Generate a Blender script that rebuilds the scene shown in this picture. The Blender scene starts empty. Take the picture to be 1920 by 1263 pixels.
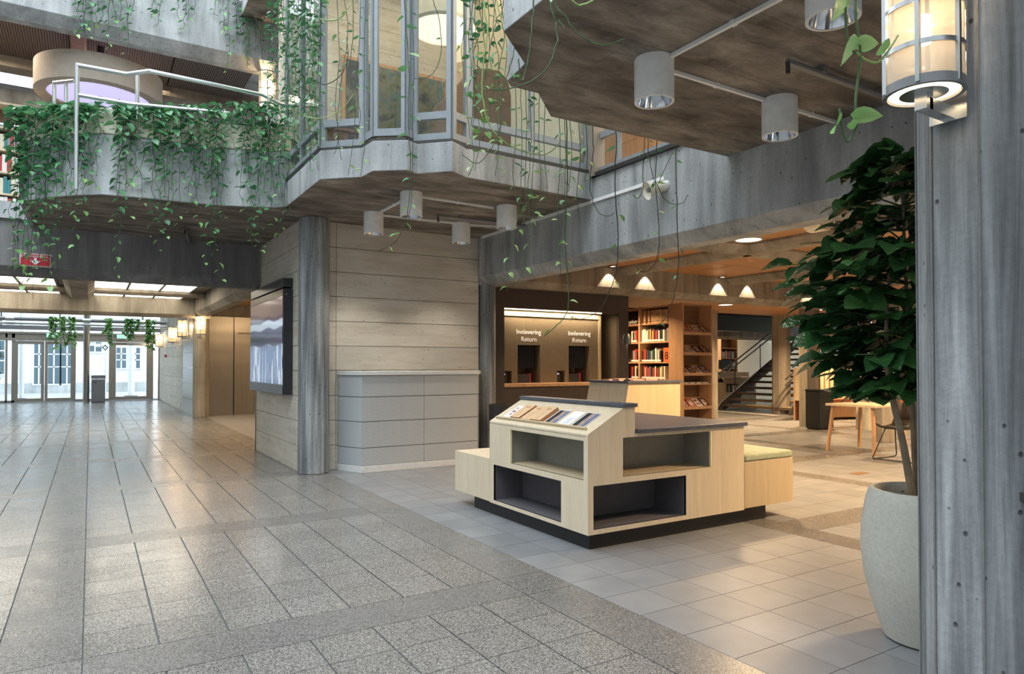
# ---- 01_core.py
import bpy, bmesh, math, random
from mathutils import Vector, Matrix
random.seed(11)
S = bpy.context.scene
COL = S.collection

# ------------------------------------------------------------------ camera
H, FPX, YAW, TH, HOR = 1.35, 1280.0, math.radians(31.7), 0.016, 683.0
CX, CY = 960.0, HOR - FPX * math.tan(TH)
cam_d = bpy.data.cameras.new('camera')
cam = bpy.data.objects.new('camera', cam_d); COL.objects.link(cam)
cam_d.sensor_width = 36.0; cam_d.lens = 36.0 * FPX / 1920.0
cam_d.shift_y = (CY - 631.5) / 1920.0
cam_d.clip_start = 0.05; cam_d.clip_end = 300
cam.location = (0, 0, H); cam.rotation_euler = (math.pi / 2 + TH, 0, -YAW)
S.camera = cam

# ------------------------------------------------------------------ exposure, world, large lights
S.view_settings.view_transform = 'Standard'; S.view_settings.look = 'None'
S.view_settings.gamma = 1.0; S.view_settings.use_curve_mapping = False
S.view_settings.exposure = 0.0
W = bpy.data.worlds.new('sky'); S.world = W; W.use_nodes = True
bg = W.node_tree.nodes['Background']
bg.inputs[0].default_value = (0.80, 0.90, 1.0, 1); bg.inputs[1].default_value = 3.6

def area_light(name, loc, sx, sy, power, col, rot=(0, 0, 0), spread=math.pi):
    d = bpy.data.lights.new(name, 'AREA'); d.shape = 'RECTANGLE'; d.size = sx; d.size_y = sy
    d.energy = power; d.color = col; d.spread = spread
    o = bpy.data.objects.new(name, d); COL.objects.link(o); o.location = loc; o.rotation_euler = rot
    return o
def disk_light(name, loc, size, power, col, parent=None, spread=math.pi):
    d = bpy.data.lights.new(name, 'AREA'); d.shape = 'DISK'; d.size = size; d.energy = power; d.color = col; d.spread = spread
    o = bpy.data.objects.new(name, d); COL.objects.link(o); o.location = loc
    return o
def spot_light(name, loc, power, col, ang, blend=0.5, size=0.03, aim=(0, 0, -1)):
    d = bpy.data.lights.new(name, 'SPOT'); d.energy = power; d.color = col; d.spot_size = math.radians(ang)
    d.spot_blend = blend; d.shadow_soft_size = size
    o = bpy.data.objects.new(name, d); COL.objects.link(o); o.location = loc
    o.rotation_euler = Vector(aim).to_track_quat('-Z', 'Y').to_euler()
    return o
def point_light(name, loc, power, col, size=0.05):
    d = bpy.data.lights.new(name, 'POINT'); d.energy = power; d.color = col; d.shadow_soft_size = size
    o = bpy.data.objects.new(name, d); COL.objects.link(o); o.location = loc
    return o
WARM = (1.0, 0.68, 0.37)
WARM2 = (1.0, 0.80, 0.55)
# daylight from the glazed roof of the atrium
area_light('skylight', (-2.6, 2.5, 13.0), 9.0, 15.0, 1500, (0.86, 0.94, 1.0))

# ------------------------------------------------------------------ pixel -> world helpers (1920x1263 frame)
fh = Vector((math.sin(YAW), math.cos(YAW), 0)); RT = Vector((math.cos(YAW), -math.sin(YAW), 0)); ZU = Vector((0, 0, 1))
FW = fh * math.cos(TH) + ZU * math.sin(TH); UPV = ZU * math.cos(TH) - fh * math.sin(TH)
CAM = Vector((0, 0, H))
def ray(u, v): return FW + RT * ((u - CX) / FPX) + UPV * ((CY - v) / FPX)
def az(u, v, z=0.0):
    d = ray(u, v); return CAM + d * ((z - H) / d.z)
def ax(u, v, x):
    d = ray(u, v); return CAM + d * (x / d.x)
def ay(u, v, y):
    d = ray(u, v); return CAM + d * (y / d.y)
def ad(u, v, t): return CAM + ray(u, v) * t
def proj(p):
    q = Vector(p) - CAM; w = q.dot(FW)
    return (CX + FPX * q.dot(RT) / w, CY - FPX * q.dot(UPV) / w, w)

# ------------------------------------------------------------------ materials
MATS = {}
class NT:
    def __init__(s, name):
        s.m = bpy.data.materials.new(name); s.m.use_nodes = True
        s.t = s.m.node_tree; s.b = s.t.nodes['Principled BSDF']; s.o = s.t.nodes['Material Output']
        MATS[name] = s.m
    def n(s, typ, **kw):
        x = s.t.nodes.new(typ)
        for k, v in kw.items():
            if k in x.inputs.keys(): x.inputs[k].default_value = v
            else: setattr(x, k, v)
        return x
    def l(s, a, b): s.t.links.new(a, b)
    def pos(s, scale=(1, 1, 1), obj=False, rot=(0, 0, 0)):
        mp = s.n('ShaderNodeMapping'); mp.inputs['Scale'].default_value = scale; mp.inputs['Rotation'].default_value = rot
        if obj: s.l(s.n('ShaderNodeTexCoord').outputs['Object'], mp.inputs['Vector'])
        else: s.l(s.n('ShaderNodeNewGeometry').outputs['Position'], mp.inputs['Vector'])
        return mp.outputs['Vector']
    def noise(s, vec, scale, detail=4, rough=0.55, dist=0.0):
        x = s.n('ShaderNodeTexNoise', Scale=scale, Detail=detail, Roughness=rough, Distortion=dist); s.l(vec, x.inputs['Vector'])
        return x.outputs['Fac']
    def vor(s, vec, scale, out='Distance', rnd=1.0):
        x = s.n('ShaderNodeTexVoronoi', Scale=scale, Randomness=rnd); s.l(vec, x.inputs['Vector']); return x.outputs[out]
    def ramp(s, fac, stops, interp='LINEAR'):
        x = s.n('ShaderNodeValToRGB'); x.color_ramp.interpolation = interp
        e = x.color_ramp.elements
        while len(e) < len(stops): e.new(0.5)
        for i, (p, c) in enumerate(stops):
            e[i].position = p
            e[i].color = (c[0], c[1], c[2], 1) if not isinstance(c, (int, float)) else (c, c, c, 1)
        s.l(fac, x.inputs['Fac']); return x.outputs['Color']
    def mix(s, a, b, fac, mode='MIX'):
        x = s.n('ShaderNodeMix', data_type='RGBA', blend_type=mode)
        for v, i in ((a, 6), (b, 7)):
            if hasattr(v, 'is_linked') or hasattr(v, 'links'): s.l(v, x.inputs[i])
            else: x.inputs[i].default_value = (v[0], v[1], v[2], 1)
        if hasattr(fac, 'links'): s.l(fac, x.inputs[0])
        else: x.inputs[0].default_value = fac
        return x.outputs[2]
    def bump(s, h, strength=0.2, dist=0.01):
        x = s.n('ShaderNodeBump', Strength=strength, Distance=dist); s.l(h, x.inputs['Height'])
        s.l(x.outputs['Normal'], s.b.inputs['Normal'])
    def col(s, c):
        if hasattr(c, 'links'): s.l(c, s.b.inputs['Base Color'])
        else: s.b.inputs['Base Color'].default_value = (c[0], c[1], c[2], 1)
    def setp(s, rough=0.5, metal=0.0, spec=0.5):
        s.b.inputs['Roughness'].default_value = rough; s.b.inputs['Metallic'].default_value = metal
        s.b.inputs['Specular IOR Level'].default_value = spec
def plain(name, col, rough=0.5, metal=0.0, spec=0.5, vary=0.0):
    t = NT(name); t.setp(rough, metal, spec)
    n = t.noise(t.pos((1, 1, 1)), 14, 3)
    a = tuple(c * (0.93 - vary) for c in col); b = tuple(min(1, c * (1.05 + vary)) for c in col)
    t.col(t.ramp(n, [(0.3, a), (0.7, b)]))
    return t.m
def emit(name, col, strength):
    t = NT(name); t.col((0.8, 0.8, 0.8)); t.b.inputs['Emission Color'].default_value = (*col, 1)
    t.b.inputs['Emission Strength'].default_value = strength; return t.m

def concrete(name, dark, mid, light, streak=(2.2, 2.2, 0.25), pits=True, rough=0.75, board=None, big=0.8):
    t = NT(name); t.setp(rough, 0, 0.3)
    p = t.pos()
    n1 = t.noise(t.pos(streak), 2.2, 6, 0.62, 0.3)
    n2 = t.noise(p, big, 3, 0.5)
    n3 = t.noise(p, 38, 4, 0.7)
    c = t.ramp(n1, [(0.28, dark), (0.5, mid), (0.74, light)])
    c = t.mix(c, t.ramp(n2, [(0.34, 0.42), (0.64, 1.08)]), 0.62, 'MULTIPLY')
    c = t.mix(c, t.ramp(n3, [(0.3, 0.72), (0.65, 1.06)]), 0.5, 'MULTIPLY')
    h = n3
    if pits:
        v = t.vor(t.pos((1, 1, 0.8)), 13)
        c = t.mix(c, t.ramp(v, [(0.07, 0.22), (0.11, 1.0)]), 0.9, 'MULTIPLY')
        h = t.mix(n3, t.ramp(v, [(0.05, 0.0), (0.1, 1.0)]), 0.6)
    if board:
        w = t.n('ShaderNodeTexBrick', offset=0.5, Scale=1.0)
        w.inputs['Color1'].default_value = (1, 1, 1, 1); w.inputs['Color2'].default_value = (0.80, 0.80, 0.80, 1)
        w.inputs['Mortar'].default_value = (0.55, 0.55, 0.55, 1)
        w.inputs['Brick Width'].default_value = board[0]; w.inputs['Row Height'].default_value = board[1]
        w.inputs['Mortar Size'].default_value = 0.004
        t.l(p, w.inputs['Vector'])
        c = t.mix(c, w.outputs['Color'], 0.75, 'MULTIPLY')
    t.col(c); t.bump(h, 0.35, 0.01)
    return t.m
concrete('concrete', (0.24, 0.25, 0.25), (0.44, 0.45, 0.445), (0.64, 0.645, 0.635))
concrete('concrete_column', (0.085, 0.09, 0.092), (0.27, 0.28, 0.283), (0.55, 0.56, 0.56), streak=(7.0, 7.0, 0.3))
concrete('concrete_dark', (0.14, 0.138, 0.133), (0.235, 0.23, 0.222), (0.34, 0.335, 0.325), pits=False)
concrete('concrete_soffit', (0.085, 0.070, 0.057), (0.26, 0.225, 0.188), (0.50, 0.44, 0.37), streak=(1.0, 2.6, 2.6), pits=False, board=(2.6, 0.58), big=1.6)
concrete('concrete_warm', (0.22, 0.19, 0.15), (0.36, 0.32, 0.26), (0.48, 0.44, 0.37))
concrete('concrete_pale', (0.42, 0.45, 0.46), (0.55, 0.57, 0.57), (0.68, 0.69, 0.68))

t = NT('travertine'); t.setp(0.6, 0, 0.3)
n1 = t.noise(t.pos((0.8, 0.8, 5)), 2.2, 7, 0.7, 0.25); n2 = t.noise(t.pos((1.6, 1.6, 5)), 11, 6, 0.8, 0.1); n3 = t.noise(t.pos(), 0.9, 2)
c = t.ramp(n1, [(0.25, (0.52, 0.455, 0.36)), (0.48, (0.655, 0.595, 0.495)), (0.75, (0.75, 0.705, 0.615))])
c = t.mix(c, t.ramp(n3, [(0.3, 0.8), (0.7, 1.06)]), 0.6, 'MULTIPLY')
holes = t.ramp(n2, [(0.33, 0.30), (0.385, 1.0)])
c = t.mix(c, holes, 0.85, 'MULTIPLY')
vv = t.ramp(t.vor(t.pos((1, 1, 1.4)), 7.5), [(0.055, 0.2), (0.085, 1.0)]); c = t.mix(c, vv, 0.8, 'MULTIPLY')
oi = t.n('ShaderNodeObjectInfo'); c = t.mix(c, t.ramp(oi.outputs['Random'], [(0, 0.88), (1, 1.06)]), 0.8, 'MULTIPLY')
t.col(c); t.bump(holes, 0.5, 0.01)

def granite(name, a, b, c3, rough, tint=0.0):
    t = NT(name); t.setp(rough, 0, 0.55)
    p = t.pos()
    v = t.vor(p, 210, 'Color'); s = t.n('ShaderNodeSeparateColor'); t.l(v, s.inputs[0])
    n = t.noise(p, 95, 3, 0.7); big = t.noise(p, 1.1, 3)
    c = t.ramp(s.outputs[0], [(0.15, a), (0.5, b), (0.9, c3)])
    c = t.mix(c, t.ramp(n, [(0.35, 0.45), (0.6, 1.1)]), 0.75, 'MULTIPLY')
    c = t.mix(c, t.ramp(big, [(0.3, 0.86), (0.7, 1.08)]), 0.7, 'MULTIPLY')
    oi = t.n('ShaderNodeObjectInfo'); c = t.mix(c, t.ramp(oi.outputs['Random'], [(0, 0.9), (1, 1.07)]), 0.8, 'MULTIPLY')
    t.col(c)
    r = t.ramp(t.noise(p, 3.0, 4), [(0.3, rough * 0.8), (0.7, rough * 1.25)]); t.l(r, t.b.inputs['Roughness'])
    t.bump(n, 0.05, 0.002)
    return t.m
granite('granite', (0.11, 0.10, 0.088), (0.232, 0.22, 0.20), (0.36, 0.345, 0.32), 0.22)
granite('granite_strip', (0.105, 0.098, 0.09), (0.20, 0.19, 0.176), (0.30, 0.288, 0.27), 0.27)
t = NT('floor_tile'); t.setp(0.38, 0, 0.5)
p = t.pos(); n1 = t.noise(p, 3.2, 5, 0.6); oi = t.n('ShaderNodeObjectInfo')
c = t.ramp(n1, [(0.3, (0.195, 0.198, 0.203)), (0.7, (0.25, 0.253, 0.258))])
c = t.mix(c, t.ramp(oi.outputs['Random'], [(0, 0.9), (1, 1.06)]), 1.0, 'MULTIPLY')
t.col(c); t.bump(t.noise(p, 60, 3), 0.03, 0.002)
plain('grout', (0.10, 0.10, 0.10), 0.9)

def wood(name, a, b, c3, scale=(0.35, 5.5, 5.5), rough=0.45, obj=False, rot=(0, 0, 0)):
    t = NT(name); t.setp(rough, 0, 0.35)
    p = t.pos(scale, obj, rot)
    n = t.noise(p, 3.0, 6, 0.6, 0.8); f = t.noise(t.pos(tuple(x * 5 for x in scale), obj, rot), 6, 4, 0.6)
    c = t.ramp(n, [(0.25, a), (0.5, b), (0.78, c3)])
    c = t.mix(c, t.ramp(f, [(0.3, 0.86), (0.7, 1.05)]), 0.6, 'MULTIPLY')
    t.col(c); t.bump(f, 0.04, 0.003); return t.m
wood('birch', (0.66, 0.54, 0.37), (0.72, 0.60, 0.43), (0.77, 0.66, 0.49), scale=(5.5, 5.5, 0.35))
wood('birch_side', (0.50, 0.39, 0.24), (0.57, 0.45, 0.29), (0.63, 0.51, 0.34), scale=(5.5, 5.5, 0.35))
wood('oak', (0.46, 0.255, 0.13), (0.56, 0.33, 0.18), (0.63, 0.40, 0.235), scale=(4, 4, 0.3))
wood('wood_ceiling', (0.42, 0.20, 0.075), (0.50, 0.25, 0.10), (0.56, 0.30, 0.13), scale=(0.4, 4, 4))
wood('brown_wood', (0.15, 0.08, 0.045), (0.20, 0.11, 0.06), (0.26, 0.15, 0.085), scale=(0.5, 5, 5))
plain('brown_panel', (0.066, 0.050, 0.042), 0.45)
plain('bronze_panel', (0.20, 0.155, 0.10), 0.38, 0.35)
plain('brass_trim', (0.62, 0.50, 0.31), 0.35, 0.5)
plain('black', (0.012, 0.012, 0.013), 0.45)
plain('black_laminate', (0.028, 0.028, 0.030), 0.35)
plain('slate_top', (0.085, 0.095, 0.12), 0.32, vary=0.1)
plain('taupe_inner', (0.30, 0.29, 0.25), 0.55)
plain('plum_inner', (0.12, 0.11, 0.118), 0.6)
plain('pale_edge_wood', (0.85, 0.74, 0.45), 0.5)  # pale yellowish wood of the niche edge strips
plain('white_paint', (0.72, 0.71, 0.68), 0.4)
plain('lamp_white', (0.88, 0.87, 0.84), 0.45)
plain('cream', (0.82, 0.76, 0.60), 0.5)
plain('cream_wall', (0.75, 0.68, 0.53), 0.7)
plain('frame_blue_grey', (0.30, 0.325, 0.345), 0.42, 0.1)
plain('frame_brown', (0.34, 0.30, 0.25), 0.42, 0.25)
plain('dark_metal', (0.07, 0.067, 0.064), 0.4, 0.5)
plain('grey_metal', (0.24, 0.24, 0.245), 0.4, 0.4)
plain('dark_glassy', (0.02, 0.02, 0.022), 0.15)
plain('pink_paper', (0.80, 0.42, 0.36), 0.7)
plain('white_paper', (0.85, 0.85, 0.86), 0.6)
plain('tan_card', (0.66, 0.44, 0.25), 0.65)
plain('tan_edge', (0.50, 0.24, 0.13), 0.65)
plain('red_paint', (0.55, 0.02, 0.035), 0.45)
plain('sage_fabric', (0.38, 0.42, 0.29), 0.85, vary=0.08)
plain('cream_leather', (0.60, 0.50, 0.33), 0.5)
plain('rust_leather', (0.42, 0.13, 0.06), 0.5)
plain('soil', (0.035, 0.022, 0.015), 0.95)
plain('stem_green', (0.060, 0.105, 0.035), 0.5, vary=0.3)
plain('stem_dark', (0.030, 0.042, 0.022), 0.55, vary=0.3)
plain('stem_pale', (0.26, 0.36, 0.10), 0.5, vary=0.2)
plain('bark', (0.30, 0.235, 0.155), 0.8, vary=0.25)
plain('painted_white', (0.80, 0.82, 0.84), 0.6)
plain('blue_grey_glass', (0.12, 0.17, 0.20), 0.1)
plain('cobble', (0.45, 0.46, 0.46), 0.8, vary=0.2)
plain('stair_dark', (0.055, 0.045, 0.038), 0.5)
plain('stair_tread', (0.16, 0.115, 0.08), 0.5)
plain('exit_green', (0.02, 0.55, 0.25), 0.4)
t = NT('steel'); t.setp(0.30, 1.0); n = t.noise(t.pos((60, 60, 0.4)), 3, 3); t.col(t.ramp(n, [(0.3, (0.36, 0.33, 0.29)), (0.7, (0.46, 0.43, 0.385))])); t.bump(t.noise(t.pos((0.2, 0.2, 1.4)), 2.0, 1), 0.12, 0.05)
t = NT('rail_steel'); t.setp(0.28, 1.0); t.col((0.62, 0.63, 0.63))
t = NT('chrome_cone'); t.setp(0.12, 1.0); t.col((0.86, 0.87, 0.9))
t = NT('pot_stone'); t.setp(0.75, 0, 0.3); n = t.noise(t.pos(), 60, 4, 0.7); n2 = t.noise(t.pos(), 4, 3)
c = t.ramp(n, [(0.3, (0.50, 0.48, 0.41)), (0.7, (0.62, 0.60, 0.53))]); c = t.mix(c, t.ramp(n2, [(0.3, 0.9), (0.7, 1.05)]), 0.7, 'MULTIPLY'); t.col(c); t.bump(n, 0.2, 0.003)
# perforated radiator sheet
t = NT('perforated'); t.setp(0.4, 0.35, 0.5); v = t.vor(t.pos(), 130, 'Distance', 0.0)
t.col(t.ramp(v, [(0.26, (0.34, 0.36, 0.37)), (0.40, (0.66, 0.69, 0.70))]))
# ribbed panel
t = NT('ribbed'); t.setp(0.6, 0, 0.3); w = t.n('ShaderNodeTexWave', Scale=9.0, bands_direction='X'); t.l(t.pos(), w.inputs['Vector'])
c = t.ramp(w.outputs['Fac'], [(0.25, (0.055, 0.042, 0.035)), (0.6, (0.17, 0.135, 0.115))]); t.col(c); t.bump(w.outputs['Fac'], 0.6, 0.02)
# glass: a thin pane, mostly clear with a sheen
def pane_mat(name, tint, refl):
    t = NT(name)
    tr = t.n('ShaderNodeBsdfTransparent'); tr.inputs[0].default_value = (*tint, 1)
    gl = t.n('ShaderNodeBsdfGlossy'); gl.inputs['Roughness'].default_value = 0.02
    lwn = t.n('ShaderNodeLayerWeight', Blend=0.5); pw = t.n('ShaderNodeMath', operation='POWER'); t.l(lwn.outputs['Facing'], pw.inputs[0]); pw.inputs[1].default_value = 4.5
    ad_ = t.n('ShaderNodeMath', operation='MULTIPLY_ADD'); ad_.inputs[1].default_value = 0.7; ad_.inputs[2].default_value = refl; t.l(pw.outputs[0], ad_.inputs[0]); mx = t.n('ShaderNodeMixShader'); t.l(ad_.outputs[0], mx.inputs[0])
    t.l(tr.outputs[0], mx.inputs[1]); t.l(gl.outputs[0], mx.inputs[2]); t.l(mx.outputs[0], t.o.inputs['Surface']); return t.m
pane_mat('glass', (0.93, 0.96, 0.96), 0.03)
pane_mat('glass_green', (0.80, 0.90, 0.87), 0.10)
# leaves
def leafmat(name, a, b, c3, rough=0.35):
    t = NT(name); t.setp(rough, 0, 0.9 if name == 'leaf_tree' else 0.6)
    oi = t.n('ShaderNodeObjectInfo'); n = t.noise(t.pos(), 9, 2)
    if name == 'leaf_tree': t.bump(t.noise(t.pos(), 42, 2), 0.6, 0.01)
    m_ = t.n('ShaderNodeMath', operation='ADD'); t.l(oi.outputs['Random'], m_.inputs[0]); t.l(n, m_.inputs[1])
    m2 = t.n('ShaderNodeMath', operation='MULTIPLY'); t.l(m_.outputs[0], m2.inputs[0]); m2.inputs[1].default_value = 0.5
    c = t.ramp(m2.outputs[0], [(0.2, a), (0.5, b), (0.85, c3)]); t.col(c)
    tl = t.n('ShaderNodeBsdfTranslucent'); t.l(c, tl.inputs[0]); mx = t.n('ShaderNodeMixShader'); mx.inputs[0].default_value = 0.22
    t.l(t.b.outputs[0], mx.inputs[1]); t.l(tl.outputs[0], mx.inputs[2]); t.l(mx.outputs[0], t.o.inputs['Surface'])
    return t.m
leafmat('leaf_pothos', (0.035, 0.14, 0.065), (0.085, 0.26, 0.11), (0.21, 0.44, 0.19))
leafmat('leaf_pale', (0.12, 0.30, 0.08), (0.22, 0.42, 0.12), (0.42, 0.58, 0.25))
leafmat('leaf_tree', (0.016, 0.055, 0.019), (0.042, 0.13, 0.037), (0.14, 0.31, 0.09), 0.22)
emit('lamp_glow', (1.0, 0.78, 0.48), 4.5)
emit('lamp_disc', (1.0, 0.88, 0.70), 5.0)
emit('panel_glow', (1.0, 0.90, 0.72), 4.2)
emit('led_strip', (1.0, 0.80, 0.52), 4.0)
emit('cool_glow', (0.80, 0.86, 1.0), 1.6)
emit('violet_glow', (0.55, 0.48, 0.95), 0.75)
emit('exit_glow', (0.03, 0.75, 0.35), 1.0)
emit('bulb', (1.0, 0.93, 0.78), 14.0)
t = NT('lantern_mesh'); t.setp(0.5, 0.3); t.col((0.55, 0.47, 0.36))
tr = t.n('ShaderNodeBsdfTransparent'); mx = t.n('ShaderNodeMixShader'); mx.inputs[0].default_value = 0.62
t.l(tr.outputs[0], mx.inputs[1]); t.l(t.b.outputs[0], mx.inputs[2]); t.l(mx.outputs[0], t.o.inputs['Surface'])

# ------------------------------------------------------------------ mesh builder
WL = {}          # world origin of every object by name
class MB:
    def __init__(s): s.v = []; s.f = []; s.mi = []; s.cur = 0
    def add(s, vs, fs):
        b = len(s.v); s.v += [Vector(q) for q in vs]
        for f in fs: s.f.append([b + i for i in f]); s.mi.append(s.cur)
        return s
    def box(s, x0, x1, y0, y1, z0, z1):
        return s.add([(x0, y0, z0), (x1, y0, z0), (x1, y1, z0), (x0, y1, z0), (x0, y0, z1), (x1, y0, z1), (x1, y1, z1), (x0, y1, z1)],
                     [(0, 3, 2, 1), (4, 5, 6, 7), (0, 1, 5, 4), (1, 2, 6, 5), (2, 3, 7, 6), (3, 0, 4, 7)])
    def ext(s, pts, vec):
        n = len(pts); p = [Vector(q) for q in pts]; vec = Vector(vec)
        return s.add(p + [q + vec for q in p], [list(range(n))[::-1], list(range(n, 2 * n))] + [(i, (i + 1) % n, n + (i + 1) % n, n + i) for i in range(n)])
    def prism(s, poly, z0, z1): return s.ext([(x, y, z0) for x, y in poly], (0, 0, z1 - z0))
    def profy(s, prof, y0, y1): return s.ext([(x, y0, z) for x, z in prof], (0, y1 - y0, 0))    # (x,z) profile along y
    def profx(s, prof, x0, x1): return s.ext([(x0, y, z) for y, z in prof], (x1 - x0, 0, 0))    # (y,z) profile along x
    def bar(s, a, b, w, h, up=(0, 0, 1)):
        a, b = Vector(a), Vector(b); d = (b - a).normalized(); up = Vector(up)
        if abs(d.dot(up)) > 0.99: up = Vector((1, 0, 0))
        sx = d.cross(up).normalized(); uz = sx.cross(d).normalized()
        q = [a - sx * w / 2 - uz * h / 2, a + sx * w / 2 - uz * h / 2, a + sx * w / 2 + uz * h / 2, a - sx * w / 2 + uz * h / 2]
        return s.ext(q, b - a)
    def cyl(s, a, b, r, r1=None, n=14, caps=True):
        a, b = Vector(a), Vector(b); r1 = r if r1 is None else r1
        d = (b - a).normalized(); k = Vector((0, 0, 1)) if abs(d.z) < 0.95 else Vector((1, 0, 0))
        e1 = d.cross(k).normalized(); e2 = d.cross(e1)
        c = [(math.cos(2 * math.pi * i / n), math.sin(2 * math.pi * i / n)) for i in range(n)]
        vs = [a + e1 * x * r + e2 * y * r for x, y in c] + [b + e1 * x * r1 + e2 * y * r1 for x, y in c]
        fs = [(i, (i + 1) % n, n + (i + 1) % n, n + i) for i in range(n)]
        if caps: fs += [list(range(n))[::-1], list(range(n, 2 * n))]
        return s.add(vs, fs)
    def tube(s, pts, r, n=6, taper=1.0):
        pts = [Vector(q) for q in pts]; m = len(pts); vs = []; fs = []; e1 = None
        for i, q in enumerate(pts):
            d = (pts[min(i + 1, m - 1)] - pts[max(i - 1, 0)])
            d = d.normalized() if d.length > 1e-6 else Vector((0, 0, -1))
            if e1 is None:
                k = Vector((0, 0, 1)) if abs(d.z) < 0.9 else Vector((1, 0, 0)); e1 = d.cross(k).normalized()
            e1 = (e1 - d * e1.dot(d)).normalized(); e2 = d.cross(e1)
            rr = r * (1 + (taper - 1) * i / max(1, m - 1))
            vs += [q + e1 * math.cos(2 * math.pi * j / n) * rr + e2 * math.sin(2 * math.pi * j / n) * rr for j in range(n)]
        for i in range(m - 1):
            for j in range(n): fs.append((i * n + j, i * n + (j + 1) % n, (i + 1) * n + (j + 1) % n, (i + 1) * n + j))
        fs += [list(range(n))[::-1], list(range((m - 1) * n, m * n))]
        return s.add(vs, fs)
    def lathe(s, prof, c, n=32, caps=False):
        c = Vector(c); m = len(prof); vs = []; fs = []
        for r, z in prof: vs += [c + Vector((r * math.cos(2 * math.pi * j / n), r * math.sin(2 * math.pi * j / n), z)) for j in range(n)]
        for i in range(m - 1):
            for j in range(n): fs.append((i * n + j, i * n + (j + 1) % n, (i + 1) * n + (j + 1) % n, (i + 1) * n + j))
        if caps and prof[0][0] > 1e-4: fs.append(list(range(n))[::-1])
        if caps and prof[-1][0] > 1e-4: fs.append(list(range((m - 1) * n, m * n)))
        return s.add(vs, fs)
    def quad(s, a, b, c, d): return s.add([a, b, c, d], [(0, 1, 2, 3)])
    def build(s, name, mat, parent=None, bevel=0.0, angle=32, fix=True, origin=None):
        me = bpy.data.meshes.new(name)
        if origin is None:
            lo = Vector((min(q[i] for q in s.v) for i in range(3))); hi = Vector((max(q[i] for q in s.v) for i in range(3)))
            origin = (lo + hi) / 2; origin.z = lo.z
        origin = Vector(origin)
        me.from_pydata([q - origin for q in s.v], [], s.f)
        for m in (mat if isinstance(mat, (list, tuple)) else [mat]): me.materials.append(MATS[m])
        me.polygons.foreach_set('material_index', s.mi)
        if fix:
            bm = bmesh.new(); bm.from_mesh(me); bmesh.ops.recalc_face_normals(bm, faces=bm.faces); bm.to_mesh(me); bm.free()
        me.polygons.foreach_set('use_smooth', [True] * len(me.polygons)); me.set_sharp_from_angle(angle=math.radians(angle))
        o = bpy.data.objects.new(name, me); COL.objects.link(o)
        put(o, origin, parent)
        if bevel:
            b = o.modifiers.new('bevel', 'BEVEL'); b.width = bevel; b.segments = 2; b.limit_method = 'ANGLE'; b.harden_normals = True
        return o
def put(o, origin, parent=None):
    WL[o.name] = Vector(origin)
    if parent: o.parent = parent; o.location = Vector(origin) - WL[parent.name]
    else: o.location = origin
def tag(o, label=None, cat=None, group=None, kind=None):
    if label: o['label'] = label
    if cat: o['category'] = cat
    if group: o['group'] = group
    if kind: o['kind'] = kind
    return o
def thing(name, label, cat, loc, group=None):
    o = bpy.data.objects.new(name, None); COL.objects.link(o); o.empty_display_size = 0.1
    put(o, Vector(loc)); return tag(o, label, cat, group)
def struct(o): o['kind'] = 'structure'; return o
def sgroup(name, loc):
    o = bpy.data.objects.new(name, None); COL.objects.link(o); put(o, Vector(loc)); return struct(o)
def copy_child(src, origin, parent):
    o = src.copy(); COL.objects.link(o); put(o, Vector(origin), parent); return o
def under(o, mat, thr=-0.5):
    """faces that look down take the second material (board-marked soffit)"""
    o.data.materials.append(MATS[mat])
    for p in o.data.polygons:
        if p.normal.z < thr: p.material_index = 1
def text(name, body, size, mat, loc, rot, parent, align='CENTER', ext=0.001):
    cu = bpy.data.curves.new(name, 'FONT'); cu.body = body; cu.size = size; cu.align_x = align; cu.align_y = 'CENTER'; cu.extrude = ext
    cu.resolution_u = 3
    tmp = bpy.data.objects.new(name + '_c', cu); COL.objects.link(tmp)
    bpy.context.view_layer.update()
    dg = bpy.context.evaluated_depsgraph_get()
    me = bpy.data.meshes.new_from_object(tmp.evaluated_get(dg)); me.materials.clear(); me.materials.append(MATS[mat])
    bpy.data.objects.remove(tmp)
    o = bpy.data.objects.new(name, me); COL.objects.link(o); put(o, Vector(loc), parent); o.rotation_euler = rot
    return o
def octagon(cx, cy, r, a0=22.5): return [(cx + r * math.cos(math.radians(a0 + 45 * k)), cy + r * math.sin(math.radians(a0 + 45 * k))) for k in range(8)]
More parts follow.
